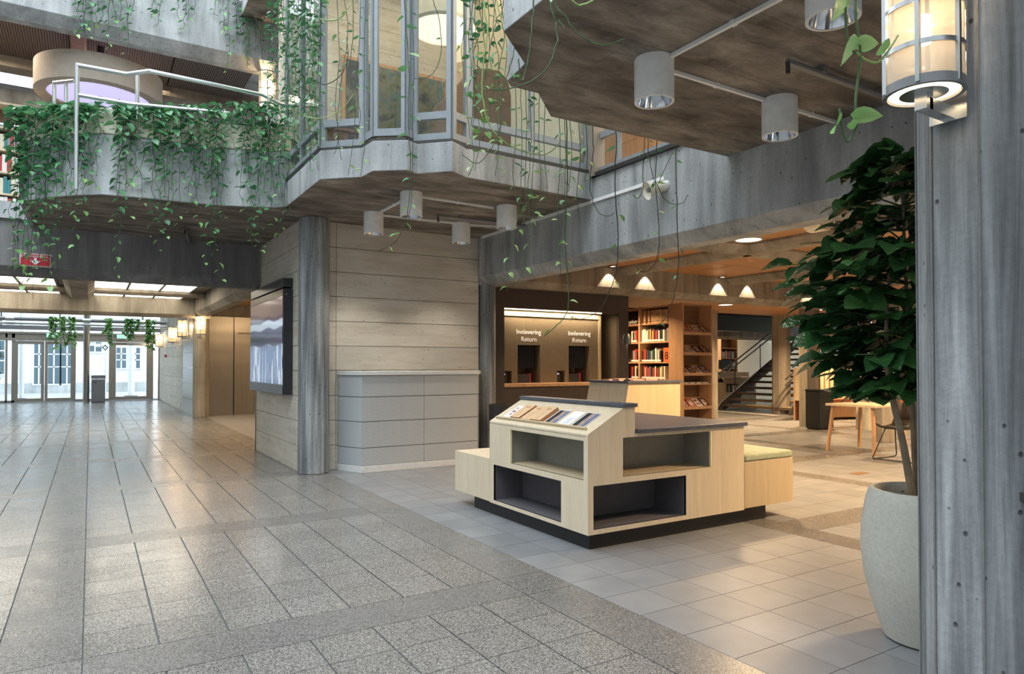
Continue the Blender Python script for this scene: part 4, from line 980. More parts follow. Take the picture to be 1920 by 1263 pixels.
# lower wooden ceiling beyond the deep beam
lc2 = sgroup('ceiling_library_back', (12, 11, 2.70))
for i in range(11):
    for j in range(3): MB().box(5.3 + i * 1.15, 6.44 + i * 1.15, 8.92 + j * 1.15, 10.05 + j * 1.15, 2.70, 2.73).build('ceiling_panel', 'wood_ceiling', lc2)
MB().box(7.7, 18, 8.91, 8.95, 2.55, 2.70).build('ceiling_edge', 'oak', lc2)
struct(MB().box(5.3, 22, 8.92, 16.9, 2.95, 3.25).build('ceiling_back_slab', 'black'))  # painted black to stand in for the shaded void above the stairs
struct(MB().box(11.5, 24, 15.12, 15.19, 2.44, 2.95).build('stair_void_shade', 'black'))  # black sheet put in to paint the shade of the stairwell void
struct(MB().box(5.3, 24, 16.9, 17.1, 0, 3.3).build('wall_library_back', 'cream_wall'))
struct(MB().box(23.9, 24.1, -3.5, 17, 0, 3.3).build('wall_library_far', 'cream_wall'))
struct(MB().box(5.3, 24, -3.7, -3.5, 0, 3.3).build('wall_library_side', 'concrete_warm'))
struct(MB().box(5.28, 9.0, 11.3, 11.5, 0, 2.95).build('wall_library_inner', 'brown_panel'))
beam_x('beam_library_far', 15.2, 15.6, 12, 24, 2.18, 2.44, 0.10, 'concrete_warm')
for nm, x, y, r in (('column_library_shelf', 13.25, 11.95, 0.17), ('column_library_stair', 16.25, 12.15, 0.25), ('column_library_bin', 13.40, 9.30, 0.22), ('column_library_table', 11.8, 6.75, 0.17)):
    struct(MB().prism(octagon(x, y, r), 0, 2.95).build(nm, 'concrete_warm', bevel=0.01))
for x in (15.1, 16.6): struct(MB().prism(octagon(x, 15.4, 0.20), 0, 2.3).build('column_library_far', 'concrete_warm'))

# library ceiling lamps; all but the first are added for general light
def recessed(x, y, z, label, r=0.15, power=160, col=WARM, spread=math.radians(140)):
    L = thing('ceiling_lamp', label, 'lamp', (x, y, z - 0.03), 'round library ceiling lamps')
    MB().lathe([(r, 0.0), (r + 0.02, 0.0), (r + 0.02, 0.03), (r, 0.03)], (x, y, z - 0.03), 28).build('rim', 'white_paint', L)
    MB().lathe([(r, 0.006), (0.0, 0.006)], (x, y, z - 0.03), 28).build('diffuser', 'lamp_disc', L, fix=False)
    disk_light('ceiling_lamp_light', (x, y, z - 0.045), r * 1.8, power, col, spread=spread)
recessed(6.98, 5.68, CZ, 'round white ceiling lamp at the meeting of two concrete ribs')
recessed(8.7, 2.4, CZ, 'added round white ceiling lamp behind the potted tree')
recessed(11.2, 4.9, CZ, 'added round white ceiling lamp over the cafe tables')
recessed(12.6, 7.4, CZ, 'added round white ceiling lamp over the booth side')
recessed(6.3, 2.2, CZ, 'added round white ceiling lamp behind the library beam')
recessed(14.5, 6.3, CZ, 'added round white ceiling lamp deep in the library')
recessed(12.0, 10.4, 2.70, 'added round ceiling lamp in the low wooden ceiling')
recessed(15.0, 10.2, 2.70, 'added round ceiling lamp in front of the staircase')
recessed(8.3, 10.0, 2.70, 'added round ceiling lamp above the bookcase', 0.08, 70)
area_light('back_wall_fill', (17.5, 16.3, 2.9), 4.0, 0.5, 130, WARM2)  # unseen light added behind the beam to brighten the cream wall
# small wall-washing spots against the deep beam
for i, (x, lab) in enumerate(((7.08, 'small ceiling spot left of the first rib, washing the deep beam'), (7.86, 'small ceiling spot right of the first rib, washing the deep beam'),
                  (9.62, 'small ceiling spot left of the second rib, washing the deep beam'), (10.40, 'small ceiling spot right of the second rib, washing the deep beam'), (12.2, 'small ceiling spot near the third rib, washing the deep beam'))):
    s = thing('spot_lamp', lab, 'lamp', (x, 8.40, CZ - 0.02), 'spots washing the deep beam')
    MB().lathe([(0.045, 0), (0.055, 0), (0.055, 0.02), (0.045, 0.02)], (x, 8.40, CZ - 0.02), 16).build('rim', 'dark_metal', s)
    MB().lathe([(0.045, 0.004), (0.0, 0.004)], (x, 8.40, CZ - 0.02), 16).build('lamp_face', 'lamp_disc', s, fix=False)
    spot_light('spot_beam', (x, 8.40, CZ - 0.03), 34, WARM2, 80, 0.25, 0.01, aim=(0, 0.12, -1))
# pale acoustic baffle / projector under the ceiling
pj = ay(1535, 412, 4.6); q = thing('ceiling_projector', 'small curved white device under the wooden ceiling behind the tree', 'projector', (pj.x, pj.y, CZ - 0.12))
MB().ext([(pj.x + 0.16 * math.cos(a) * 1.0, pj.y - 0.1, CZ - 0.02 - 0.10 * math.sin(a)) for a in [math.pi * k / 8 for k in range(9)]], (0, 0.2, 0)).build('shell', 'cream', q)
MB().box(pj.x + 0.10, pj.x + 0.15, pj.y - 0.08, pj.y + 0.08, CZ - 0.03, CZ).build('mount', 'dark_metal', q)

# ================================================================== book-return wall
rw = thing('return_station', 'dark brown book return wall with two return hatches', 'book return', (6.4, 8.8, 0))
YR = 8.75
x0, x1, zt = 5.05, 7.71, 2.58; ra, rb, zb, ztp = 5.27, 7.50, 1.06, 2.20
MB().box(x0, ra, YR, YR + 0.06, 0, zt).build('wall_panel', 'brown_panel', rw)
MB().box(rb, x1, YR, YR + 0.06, 0, zt).build('wall_panel', 'brown_panel', rw)
MB().box(ra, rb, YR, YR + 0.06, ztp, zt).build('wall_panel', 'brown_panel', rw)
MB().box(ra, rb, YR, YR + 0.06, 0, zb - 0.05).build('wall_panel', 'brown_panel', rw)
MB().box(x1 - 0.03, x1, YR + 0.06, 9.5, 0, zt).build('side_panel', 'brown_panel', rw)
MB().box(ra - 0.01, rb - 0.25, YR - 0.03, YR + 0.25, zb - 0.05, zb).build('counter_shelf', 'oak', rw, bevel=0.003)
MB().box(ra, rb, YR + 0.06, YR + 0.62, ztp, ztp + 0.02).build('recess_top', 'bronze_panel', rw)
MB().box(rb, rb + 0.02, YR + 0.06, YR + 0.62, zb, ztp).build('recess_side', 'bronze_panel', rw)
MB().box(7.02 + 0.2, rb, YR + 0.55, YR + 0.60, zb, ztp).build('recess_back', 'bronze_panel', rw)
MB().box(ra, rb - 0.35, YR + 0.015, YR + 0.035, ztp - 0.018, ztp - 0.002).build('light_slot', 'led_strip', rw)
YP = 8.95
bx = [ra, 5.63, 6.05, 6.61, 7.04, 7.20]
W1 = (5.63, 6.05); W2 = (6.61, 7.04); K1 = (5.36, 5.52); K2 = (6.38, 6.53)
m = MB()
xs = sorted({ra, 7.22, *W1, *W2, *K1, *K2}); zs = [zb, 1.25, 1.655, ztp - 0.10]
for i in range(len(xs) - 1):
    for k in range(3):
        xc, zc = (xs[i] + xs[i + 1]) / 2, (zs[k] + zs[k + 1]) / 2
        if any(a < xc < b and zc < 1.655 for a, b in (W1, W2)) or any(a < xc < b and zc < 1.25 for a, b in (K1, K2)): continue
        m.box(xs[i], xs[i + 1], YP, YP + 0.02, zs[k], zs[k + 1])
m.build('hatch_front', 'bronze_panel', rw)
MB().box(ra, 7.26, YP - 0.03, YP + 0.02, ztp - 0.10, ztp - 0.02).build('hatch_lintel', 'brass_trim', rw)
MB().box(7.22, 7.26, YP - 0.03, YP + 0.02, zb, ztp - 0.10).build('hatch_post', 'brass_trim', rw)
for (a, b) in (W1, W2):
    h = MB().box(a - 0.01, b + 0.01, YP + 0.42, YP + 0.44, zb, 1.66).box(a - 0.012, a, YP + 0.02, YP + 0.42, zb, 1.66).box(b, b + 0.012, YP + 0.02, YP + 0.42, zb, 1.66).box(a, b, YP + 0.02, YP + 0.42, 1.655, 1.667).build('hatch_box', 'bronze_panel', rw)
    MB().box(a, b - 0.05, YP + 0.10, YP + 0.12, 1.29, 1.65).build('hatch_screen', 'dark_glassy', h)
    MB().box(a + 0.005, a + 0.27, YP + 0.06, YP + 0.36, zb, 1.20).build('return_tray', 'black_laminate', h)
    MB().box(a + 0.27, a + 0.285, YP + 0.06, YP + 0.36, zb, 1.21).build('tray_edge', 'red_paint', h)
for (a, b) in (K1, K2):
    h = MB().box(a - 0.01, b + 0.01, YP + 0.12, YP + 0.13, zb, 1.26).box(a - 0.01, a, YP + 0.02, YP + 0.12, zb, 1.26).box(b, b + 0.01, YP + 0.02, YP + 0.12, zb, 1.26).box(a, b, YP + 0.02, YP + 0.12, 1.25, 1.26).build('scanner_niche', 'bronze_panel', rw)
    MB().box(a + 0.01, b - 0.05, YP + 0.05, YP + 0.11, zb, 1.22).build('scanner', 'black_laminate', h)
    MB().box(a + 0.02, a + 0.07, YP + 0.046, YP + 0.05, 1.19, 1.21).build('scanner_light', 'violet_glow', h)
for xc in (5.835, 6.825):
    text('lettering', 'Innlevering', 0.105, 'white_paper', (xc, YP - 0.004, 1.855), (math.pi / 2, 0, 0), rw)
    text('lettering', 'Return', 0.105, 'white_paper', (xc, YP - 0.004, 1.742), (math.pi / 2, 0, 0), rw)
area_light('return_recess_lamp', (6.3, 8.84, 2.17), 1.8, 0.05, 22, WARM2)

# ================================================================== information desk
dk = thing('information_desk', 'wooden information desk with sloping side and dark top before the bookcase', 'desk', (6.5, 7.2, 0))
dx0, dx1, dy0, dy1, dz = 6.10, 7.05, 6.92, 7.75, 1.10
MB().ext([(dx0, dy0, dz), (dx1, dy0, dz), (dx1, dy0, 0), (dx0 - 0.24, dy0, 0)], (0, dy1 - dy0, 0)).build('body', 'birch_side', dk, bevel=0.003)
MB().ext([(dx0 - 0.003, dy0 + 0.02, dz - 0.004), (dx0 + 0.01, dy0 + 0.02, dz - 0.004), (dx0 - 0.22, dy0 + 0.02, 0.004), (dx0 - 0.243, dy0 + 0.02, 0.004)], (0, dy1 - dy0 - 0.02, 0)).build('sloping_panel', 'birch', dk)
MB().box(dx0 - 0.03, dx1 + 0.06, dy0 - 0.02, dy1 + 0.03, dz, dz + 0.028).build('top', 'slate_top', dk, bevel=0.003)
for i in range(6):
    a = 6.12 + 0.25 * (i % 3) + random.uniform(-.01, .01); b = 7.13 + 0.21 * (i // 3); n_ = random.randint(2, 5)
    r = MB()
    for k in range(n_): r.box(a, a + 0.21, b + k * 0.004, b + 0.15 + k * 0.004, dz + 0.0285 + k * 0.006, dz + 0.0335 + k * 0.006)
    tag(r.build('leaflet_stack', 'pink_paper'), 'low stack of pink leaflets on the dark desk top', 'leaflets', 'pink leaflets on the information desk')
lp = thing('desk_lamp', 'slim black desk lamp with lit cylindrical shade on the information desk', 'lamp', (6.16, 7.02, dz + 0.028))
lx, ly, lz = 6.16, 7.02, dz + 0.028
MB().lathe([(0.0, 0.0), (0.05, 0.0), (0.05, 0.012), (0.02, 0.03), (0.01, 0.06)], (lx, ly, lz), 20).build('foot', 'black', lp)
MB().cyl((lx, ly, lz + 0.02), (lx, ly, lz + 0.64), 0.006, n=8).build('stem', 'black', lp)
MB().lathe([(0.058, 0.50), (0.056, 0.55), (0.048, 0.61), (0.035, 0.635), (0.0, 0.64)], (lx, ly, lz), 24).build('lamp_shade', 'dark_metal', lp, fix=False)
MB().lathe([(0.05, 0.515), (0.0, 0.515)], (lx, ly, lz), 20).build('diffuser', 'lamp_glow', lp, fix=False)
spot_light('desk_lamp_beam', (lx, ly, lz + 0.50), 6, WARM2, 110, 0.5, 0.03)

# ================================================================== bookcase facing the hall
BX = 9.2
bk = thing('bookcase', 'oak bookcase of book shelves beside the brown return wall', 'bookcase', (9.35, 9.9, 0))
D = 0.32
ZT = 2.48; shelf_z = [0.10, 0.42, 0.735, 1.055, 1.385, 1.775, 2.135, ZT - 0.03]
ups = [9.30, 10.13, 10.95]
MB().box(BX + D, BX + D + 0.02, 9.30, 11.0, 0, ZT).build('back', 'brown_panel', bk)
for y in ups: MB().box(BX, BX + D, y - 0.02, y + 0.02, 0, ZT).build('upright', 'oak', bk)
for z in shelf_z:
    for k in range(2): MB().box(BX + 0.004, BX + D, ups[k] + 0.02, ups[k + 1] - 0.02, z - 0.012, z + 0.012).build('shelf', 'oak', bk)
cols = {'cream': (0.72, 0.64, 0.48), 'white': (0.80, 0.78, 0.74), 'black': (0.02, 0.02, 0.022), 'red': (0.50, 0.04, 0.03), 'dark green': (0.03, 0.12, 0.06), 'navy': (0.03, 0.05, 0.14),
        'magenta': (0.45, 0.05, 0.18), 'yellow': (0.62, 0.46, 0.10), 'teal': (0.04, 0.22, 0.24), 'brown': (0.20, 0.10, 0.05), 'grey': (0.28, 0.28, 0.27), 'orange': (0.70, 0.16, 0.05)}
for k, c in cols.items(): plain('book_' + k.replace(' ', '_'), c, 0.5)
def book_y(x, y0, w, h, d, z, colr, label, group):
    """a book standing with its spine towards -x, thickness along y"""
    b = thing('book', label, 'book', (x + d / 2, y0 + w / 2, z), group); m_ = 'book_' + colr.replace(' ', '_')
    MB().box(x + 0.003, x + d - 0.003, y0 + 0.002, y0 + w - 0.002, z + 0.002, z + h - 0.003).build('page_block', 'white_paper', b)
    MB().box(x, x + d, y0, y0 + 0.002, z, z + h).box(x, x + d, y0 + w - 0.002, y0 + w, z, z + h).box(x, x + 0.003, y0 + 0.002, y0 + w - 0.002, z, z + h).build('cover', m_, b)
    MB().box(x - 0.0012, x, y0 + 0.001, y0 + w - 0.001, z + 0.012, z + 0.045).build('spine_label', 'white_paper', b)
pal = {1.775: ['white', 'white', 'cream', 'white', 'grey', 'brown', 'yellow', 'black', 'yellow', 'magenta', 'black', 'red', 'black', 'white', 'black', 'black', 'dark green'],
       1.385: ['black', 'red', 'red', 'black', 'dark green', 'black', 'navy', 'grey', 'dark green', 'black', 'white', 'grey', 'cream', 'black', 'teal', 'yellow', 'dark green', 'red', 'black', 'grey'],
       1.055: ['black', 'red', 'cream', 'brown', 'red', 'magenta', 'teal', 'black', 'brown', 'red', 'cream', 'black', 'red', 'dark green', 'white', 'yellow', 'black', 'white', 'red', 'grey']}
nmz = {1.775: 'second', 1.385: 'third', 1.055: 'fourth'}
for z, pl_ in pal.items():
    y = 10.09; i = 0; end = 9.42 if z != 1.385 else 9.53
    while y - 0.05 > end:
        w = random.uniform(0.022, 0.048); c = pl_[i % len(pl_)]; i += 1
        book_y(BX + 0.04, y - w, w, random.uniform(0.215, 0.265), 0.16, z + 0.0125, c, '%s book standing on the %s shelf of the oak bookcase' % (c, nmz[z]), 'books on the oak bookcase')
        y -= w + 0.0015
# face-out books
def face_book(y0, y1, h, z, colr, label, mark=None):
    b = thing('book', label, 'book', (BX + 0.06, (y0 + y1) / 2, z), 'books on the oak bookcase')
    MB().box(BX + 0.045, BX + 0.075, y0, y1, z, z + h).build('page_block', 'white_paper', b); MB().box(BX + 0.04, BX + 0.045, y0, y1, z, z + h).build('front_cover', 'book_' + colr, b)
    if mark: text('cover_letter', mark, h * 0.75, 'black', (BX + 0.038, (y0 + y1) / 2, z + h * 0.42), (math.pi / 2, 0, -math.pi / 2), b)
face_book(9.335, 9.50, 0.27, 1.3975, 'orange', 'orange book with a black letter facing out on the third shelf', '8')
face_book(9.335, 9.41, 0.25, 1.7875, 'grey', 'grey book facing out at the end of the second shelf')
# binders on the top shelf
y = 10.06
for i, (g_, lbl) in enumerate(((0.06, ''), (0.03, ''), (0.0, ''), (0, '2'), (0, '3'), (0, '4'), (0.02, ''), (0, '17'), (0.02, ''))):
    w = 0.055; y -= w + 0.006
    b = thing('binder', 'tan archive binder%s on the top shelf of the oak bookcase' % (' marked %s' % lbl if lbl else ''), 'binder', (BX + 0.12, y + w / 2, 2.1475), 'tan binders on the top shelf')
    MB().box(BX + 0.05, BX + 0.25, y, y + w, 2.148, 2.40).build('spine_box', 'tan_card', b)
    MB().cyl((BX + 0.0485, y + w / 2, 2.185), (BX + 0.05, y + w / 2, 2.185), 0.012, n=10).build('finger_hole', 'black', b)
    if lbl: text('spine_number', lbl, 0.07, 'black', (BX + 0.048, y + w / 2, 2.30), (math.pi / 2, 0, -math.pi / 2), b)
    y -= g_
text('shelf_sign', 'bøker', 0.12, 'white_paper', (BX + 0.02, 10.34, 2.20), (math.pi / 2, 0, -math.pi / 2), bk)
for z in (1.775, 1.385, 1.055):
    y = 10.40
    for i in range(4):
        w = random.uniform(0.035, 0.06); c = ['red', 'black', 'cream', 'black', 'grey'][(i + int(z * 10)) % 5]
        book_y(BX + 0.04, y - w, w, random.uniform(0.2, 0.26), 0.16, z + 0.0125, c, '%s book by the return wall on the %s shelf' % (c, nmz[z]), 'books on the oak bookcase'); y -= w + 0.002

# ================================================================== magazine rack
mg = thing('magazine_rack', 'tall oak magazine rack with sloping shelves beside the bookcase', 'rack', (9.57, 9.1, 0))
MX0, MX1, MY = 9.19, 9.96, 8.95
MB().box(MX0, MX0 + 0.025, MY, 9.28, 0, ZT).build('side', 'oak', mg); MB().box(MX1 - 0.025, MX1, MY, 9.28, 0, ZT).build('side', 'oak', mg)
MB().box(MX0 + 0.025, MX1 - 0.025, MY, 9.28, ZT - 0.025, ZT).build('top', 'oak', mg); MB().box(MX0 + 0.025, MX1 - 0.025, 9.26, 9.28, 0, ZT - 0.025).build('back', 'brown_wood', mg)
mcol = [['white', 'orange', 'white', 'brown'], ['cream', 'white', 'black', 'black'], ['white', 'black', 'cream', 'navy'], None, ['brown', 'red', 'white', 'black']]
t = NT('magazine_print'); t.setp(0.35); nn = t.noise(t.pos(), 22, 2); t.col(t.ramp(nn, [(0.35, (0.05, 0.04, 0.04)), (0.45, (0.45, 0.10, 0.06)), (0.52, (0.72, 0.66, 0.58)), (0.7, (0.80, 0.77, 0.72))]))
for k, z in enumerate((1.93, 1.555, 1.18, 0.985, 0.56)):
    if mcol[k] is None:
        MB().box(MX0 + 0.025, MX1 - 0.025, MY + 0.02, 9.26, z - 0.012, z + 0.012).build('shelf', 'oak', mg)
        for i in range(4):
            x = MX0 + 0.06 + i * 0.17; b = MB()
            for p in range(3): b.box(x + p * 0.004, x + 0.13 + p * 0.004, MY + 0.05, MY + 0.22, z + 0.0125 + p * 0.008, z + 0.0195 + p * 0.008)
            tag(b.build('paper_stack', 'white_paper'), 'small stack of white papers on the flat shelf of the magazine rack', 'paper', 'papers on the magazine rack')
        continue
    sv = Vector((0, 0.22, 0.17)).normalized(); nv = Vector((0, -sv.z, sv.y))
    o0 = Vector((0, MY + 0.02, z))
    P = [o0, o0 + sv * 0.29, o0 + sv * 0.29 - nv * 0.016, o0 - nv * 0.016]
    MB().ext([(MX0 + 0.025, p.y, p.z) for p in P], (MX1 - MX0 - 0.05, 0, 0)).build('sloping_shelf', 'oak', mg)
    MB().box(MX0 + 0.025, MX1 - 0.025, MY, MY + 0.02, z - 0.035, z + 0.02).build('shelf_lip', 'oak', mg)
    for i, c in enumerate(mcol[k]):
        xa = MX0 + 0.05 + i * 0.175; q = o0 + nv * 0.001 + sv * 0.004
        b = thing('magazine', '%s covered magazine on sloping shelf %s of the magazine rack' % (c, ['one', 'two', 'three', '', 'five'][k]), 'magazine', (xa + 0.08, q.y, q.z), 'magazines on the rack')
        P = [q, q + sv * 0.23, q + sv * 0.23 + nv * 0.012, q + nv * 0.012]
        MB().ext([(xa, p.y, p.z) for p in P], (0.15, 0, 0)).build('pages', 'book_' + c, b)
        P = [q + nv * 0.012 + sv * 0.03, q + nv * 0.012 + sv * 0.20, q + nv * 0.0135 + sv * 0.20, q + nv * 0.0135 + sv * 0.03]
        MB().ext([(xa + 0.02, p.y, p.z) for p in P], (0.11, 0, 0)).build('cover_print', 'magazine_print', b)

# ================================================================== staircase
sx0, sy0, sy1, rise, run = 16.0, 11.55, 14.05, 0.17, 0.29
stc = thing('staircase', 'open dark staircase with wide treads and steel handrails at the back of the library', 'staircase', (17.5, 12.8, 0))
N = 13
for k in range(N):
    x = sx0 + k * run; z = rise * (k + 1)
    MB().box(x, x + run + 0.03, sy0 + 0.05, sy1 - 0.05, z - 0.06, z).build('tread', 'stair_tread', stc)
for y in (sy0, sy1 - 0.05):
    MB().ext([(sx0 - 0.25, y, 0), (sx0 + 0.12, y, 0), (sx0 + N * run + 0.2, y, N * rise - 0.08), (sx0 + N * run + 0.2, y, N * rise + 0.22), (sx0 - 0.05, y, 0.22)], (0, 0.05, 0)).build('stringer', 'stair_dark', stc)
for y in (sy0 + 0.03, sy1 - 0.03):
    for h in (0.95, 0.80):
        MB().tube([(sx0 - 0.35, y, h), (sx0 + N * run, y, N * rise + h)], 0.022, 8).build('handrail', 'rail_steel', stc)
    for k in (2, 6, 10): MB().cyl((sx0 + k * run, y, rise * k), (sx0 + k * run, y, rise * k + 0.95), 0.015, n=8).build('baluster', 'dark_metal', stc)
for k, (a, b) in enumerate(((11.7, 13.2), (11.9, 12.6), (11.7, 12.3), (11.75, 12.5), (11.7, 12.3))):
    tag(MB().box(sx0 + k * run + 0.08, sx0 + k * run + run, a, b, rise * (k + 1), rise * (k + 1) + 0.025).build('step_cushion', 'cream_leather', bevel=0.006), 'thin pale seat pad lying on stair tread %s from the floor' % ['one', 'two', 'three', 'four', 'five'][k], 'seat pad', 'seat pads on the stairs')
tag(MB().box(15.33, 15.60, 11.75, 14.1, 0, 0.006).build('door_mat', 'white_paint'), 'pale strip mat at the foot of the staircase', 'mat')
tag(MB().box(17.3, 19.9, 16.72, 16.89, 0.9, 0.92).build('wall_ledge', 'oak'), 'thin oak ledge on the cream back wall', 'shelf')

def small_shelf(x0, x1, y, z1, zs, label, d=0.3, face='oak', bookc=('black', 'white', 'cream', 'red', 'grey', 'brown'), rows=None, nm='shelf_unit', z0=0.0):
    s = thing(nm, label, 'shelf', ((x0 + x1) / 2, y + d / 2, z0))
    MB().box(x0, x0 + 0.03, y, y + d, z0, z1).build('side', face, s); MB().box(x1 - 0.03, x1, y, y + d, z0, z1).build('side', face, s)
    MB().box(x0 + 0.03, x1 - 0.03, y + d - 0.02, y + d, z0, z1).build('back', 'brown_wood', s); MB().box(x0 + 0.03, x1 - 0.03, y, y + d - 0.02, z1 - 0.03, z1).build('top', face, s)
    for z in zs: MB().box(x0 + 0.03, x1 - 0.03, y + 0.004, y + d - 0.02, z - 0.012, z + 0.012).build('shelf', face, s)
    for zi, z in enumerate(rows if rows is not None else zs):
        x = x0 + 0.05; rw_ = ['lowest', 'second', 'third', 'fourth'][zi]
        while x < x1 - 0.10:
            w = random.uniform(0.03, 0.06); h = random.uniform(0.2, 0.26); c = bookc[random.randrange(len(bookc))]
            o = MB().box(x, x + w, y + 0.035, y + 0.2, z + 0.013, z + 0.013 + h).box(x + 0.004, x + w - 0.004, y + 0.033, y + 0.035, z + 0.03, z + 0.06).build('book', 'book_' + c.replace(' ', '_'))
            tag(o, '%s book on the %s row of the %s' % (c, rw_, label.split(' with ')[0]), 'book', 'books in the ' + nm.replace('_', ' ')); x += w + 0.003
    return s
a = ay(1352, 690, 15.9).x; b = ay(1383, 690, 15.9).x
small_shelf(a, b, 15.9, 2.25, (0.5, 0.85, 1.2, 1.55, 1.9), 'oak wall shelf behind the staircase rail with rows of books', rows=(0.85, 1.2, 1.55))
# low display cabinet left of the stairs
c0 = ad(1358, 720, 21.0)
ds = thing('display_cabinet', 'low birch display cabinet with books beside the stair stringer', 'cabinet', (c0.x + 0.7, c0.y, 0))
x0_, y0_ = c0.x, c0.y
MB().box(x0_, x0_ + 1.5, y0_ + 0.02, y0_ + 0.5, 0, 0.95).build('carcase', 'birch_side', ds)
MB().ext([(x0_, y0_ + 0.0, 0.80), (x0_, y0_ + 0.3, 1.12), (x0_, y0_ + 0.5, 1.12), (x0_, y0_ + 0.5, 0.80)], (0.95, 0, 0)).build('sloping_top', 'birch', ds)
for (p, q, r, s_) in ((0.12, 0.62, 0.5, 0.75), (0.25, 0.75, 0.15, 0.4), (1.0, 1.4, 0.5, 0.85)): MB().box(x0_ + p, x0_ + q, y0_ + 0.005, y0_ + 0.02, r, s_).build('shelf_shade_panel', 'black', ds)  # solid black panels paint the shade inside the shelf openings
for k in range(4):
    tag(MB().box(x0_ + 0.14 + k * 0.10, x0_ + 0.22 + k * 0.10, y0_ - 0.03, y0_ + 0.005, 0.5, 0.70).build('book', 'book_' + ['grey', 'black', 'cream', 'white'][k]), '%s book in the low display cabinet' % ['grey', 'black', 'cream', 'white'][k], 'book', 'books in the display cabinet')
mt = thing('monitor', 'black monitor on the counter behind the stair rail', 'monitor', (x0_ + 1.1, y0_ + 0.9, 0))
MB().box(x0_ + 0.2, x0_ + 2.0, y0_ + 0.7, y0_ + 1.2, 0, 1.10).build('counter', 'oak', mt); MB().box(x0_ + 0.8, x0_ + 1.4, y0_ + 0.9, y0_ + 0.93, 1.2, 1.5).build('panel', 'black', mt)
MB().box(x0_ + 1.05, x0_ + 1.15, y0_ + 0.93, y0_ + 0.98, 1.10, 1.3).build('stand', 'black', mt)

# ================================================================== bin cube with lamp rod, booth, tables, chairs
bp = az(1550, 805); bxn = thing('dark_stand', 'black square stand at the foot of the concrete library column', 'stand', (bp.x, bp.y + 0.2, 0))
MB().box(bp.x - 0.24, bp.x + 0.24, bp.y, bp.y + 0.32, 0.03, 0.80).build('body', 'black', bxn, bevel=0.006); MB().box(bp.x - 0.25, bp.x + 0.25, bp.y - 0.01, bp.y + 0.33, 0.80, 0.83).build('top', 'black', bxn)
MB().box(bp.x - 0.22, bp.x + 0.22, bp.y + 0.02, bp.y + 0.30, 0, 0.03).build('foot', 'black', bxn)
MB().cyl((bp.x, bp.y + 0.16, 0.83), (bp.x, bp.y + 0.16, 2.495), 0.02, n=10).build('rod', 'brown_wood', bxn)
# curved booth bench
bo = thing('booth_bench', 'curved booth bench with cream channelled back and rust seat', 'bench', (16.5, 9.8, 0))
c1 = az(1560, 772); bcx, bcy, R0 = 15.33, 8.64, 2.0
for k in range(34):
    a0, a1 = math.radians(-45 + k * 4.7), math.radians(-45 + (k + 1) * 4.7)
    am = (a0 + a1) / 2
    def pt(r, a): return (bcx + r * math.cos(a), bcy + r * math.sin(a))
    MB().prism([pt(R0, a0 + 0.004), pt(R0, a1 - 0.004), pt(R0 - 0.10, a1 - 0.008), pt(R0 - 0.13, am), pt(R0 - 0.10, a0 + 0.008)][::-1], 0.48, 1.28).build('back_channel', 'cream_leather', bo)
arc = [math.radians(-45 + k * 6.66) for k in range(25)]
MB().prism([(bcx + (R0 - 0.12) * math.cos(a), bcy + (R0 - 0.12) * math.sin(a)) for a in arc] + [(bcx + (R0 - 0.62) * math.cos(a), bcy + (R0 - 0.62) * math.sin(a)) for a in arc[::-1]], 0.36, 0.50).build('seat', 'rust_leather', bo)
MB().prism([(bcx + (R0 - 0.10) * math.cos(a), bcy + (R0 - 0.10) * math.sin(a)) for a in arc] + [(bcx + (R0 - 0.55) * math.cos(a), bcy + (R0 - 0.55) * math.sin(a)) for a in arc[::-1]], 0.06, 0.36).build('base', 'oak', bo)
MB().prism([(bcx + (R0 + 0.03) * math.cos(a), bcy + (R0 + 0.03) * math.sin(a)) for a in arc] + [(bcx + R0 * math.cos(a), bcy + R0 * math.sin(a)) for a in arc[::-1]], 0.0, 1.25).build('outer_shell', 'oak', bo)
def table(x, y, h, w, d, label, round_=False):
    t_ = thing('cafe_table', label, 'table', (x, y, 0))
    if round_:
        MB().lathe([(0, h - 0.03), (w / 2, h - 0.03), (w / 2, h), (0, h)], (x, y, 0), 28).build('table_top', 'birch', t_); MB().lathe([(0.18, 0), (0.18, 0.02), (0.16, h - 0.03), (0.0, h - 0.03)], (x, y, 0), 24).build('pedestal', 'cream', t_)
    else:
        MB().box(x - w / 2, x + w / 2, y - d / 2, y + d / 2, h - 0.035, h).build('table_top', 'birch', t_, bevel=0.004)
        for sx_ in (-1, 1):
            for sy_ in (-1, 1): MB().bar((x + sx_ * (w / 2 - 0.08), y + sy_ * (d / 2 - 0.08), h - 0.035), (x + sx_ * (w / 2 - 0.02), y + sy_ * (d / 2 - 0.02), 0), 0.035, 0.05).build('leg', 'oak', t_)
    return t_
q = ad(1622, 726, 14.2); table(q.x, q.y, 0.80, 0.75, 0.75, 'small round birch table in front of the booth bench', True)
q = ad(1660, 750, 10.4); table(q.x, q.y + 0.3, 0.74, 0.9, 0.8, 'birch table with slanted oak legs beside the wire chair')
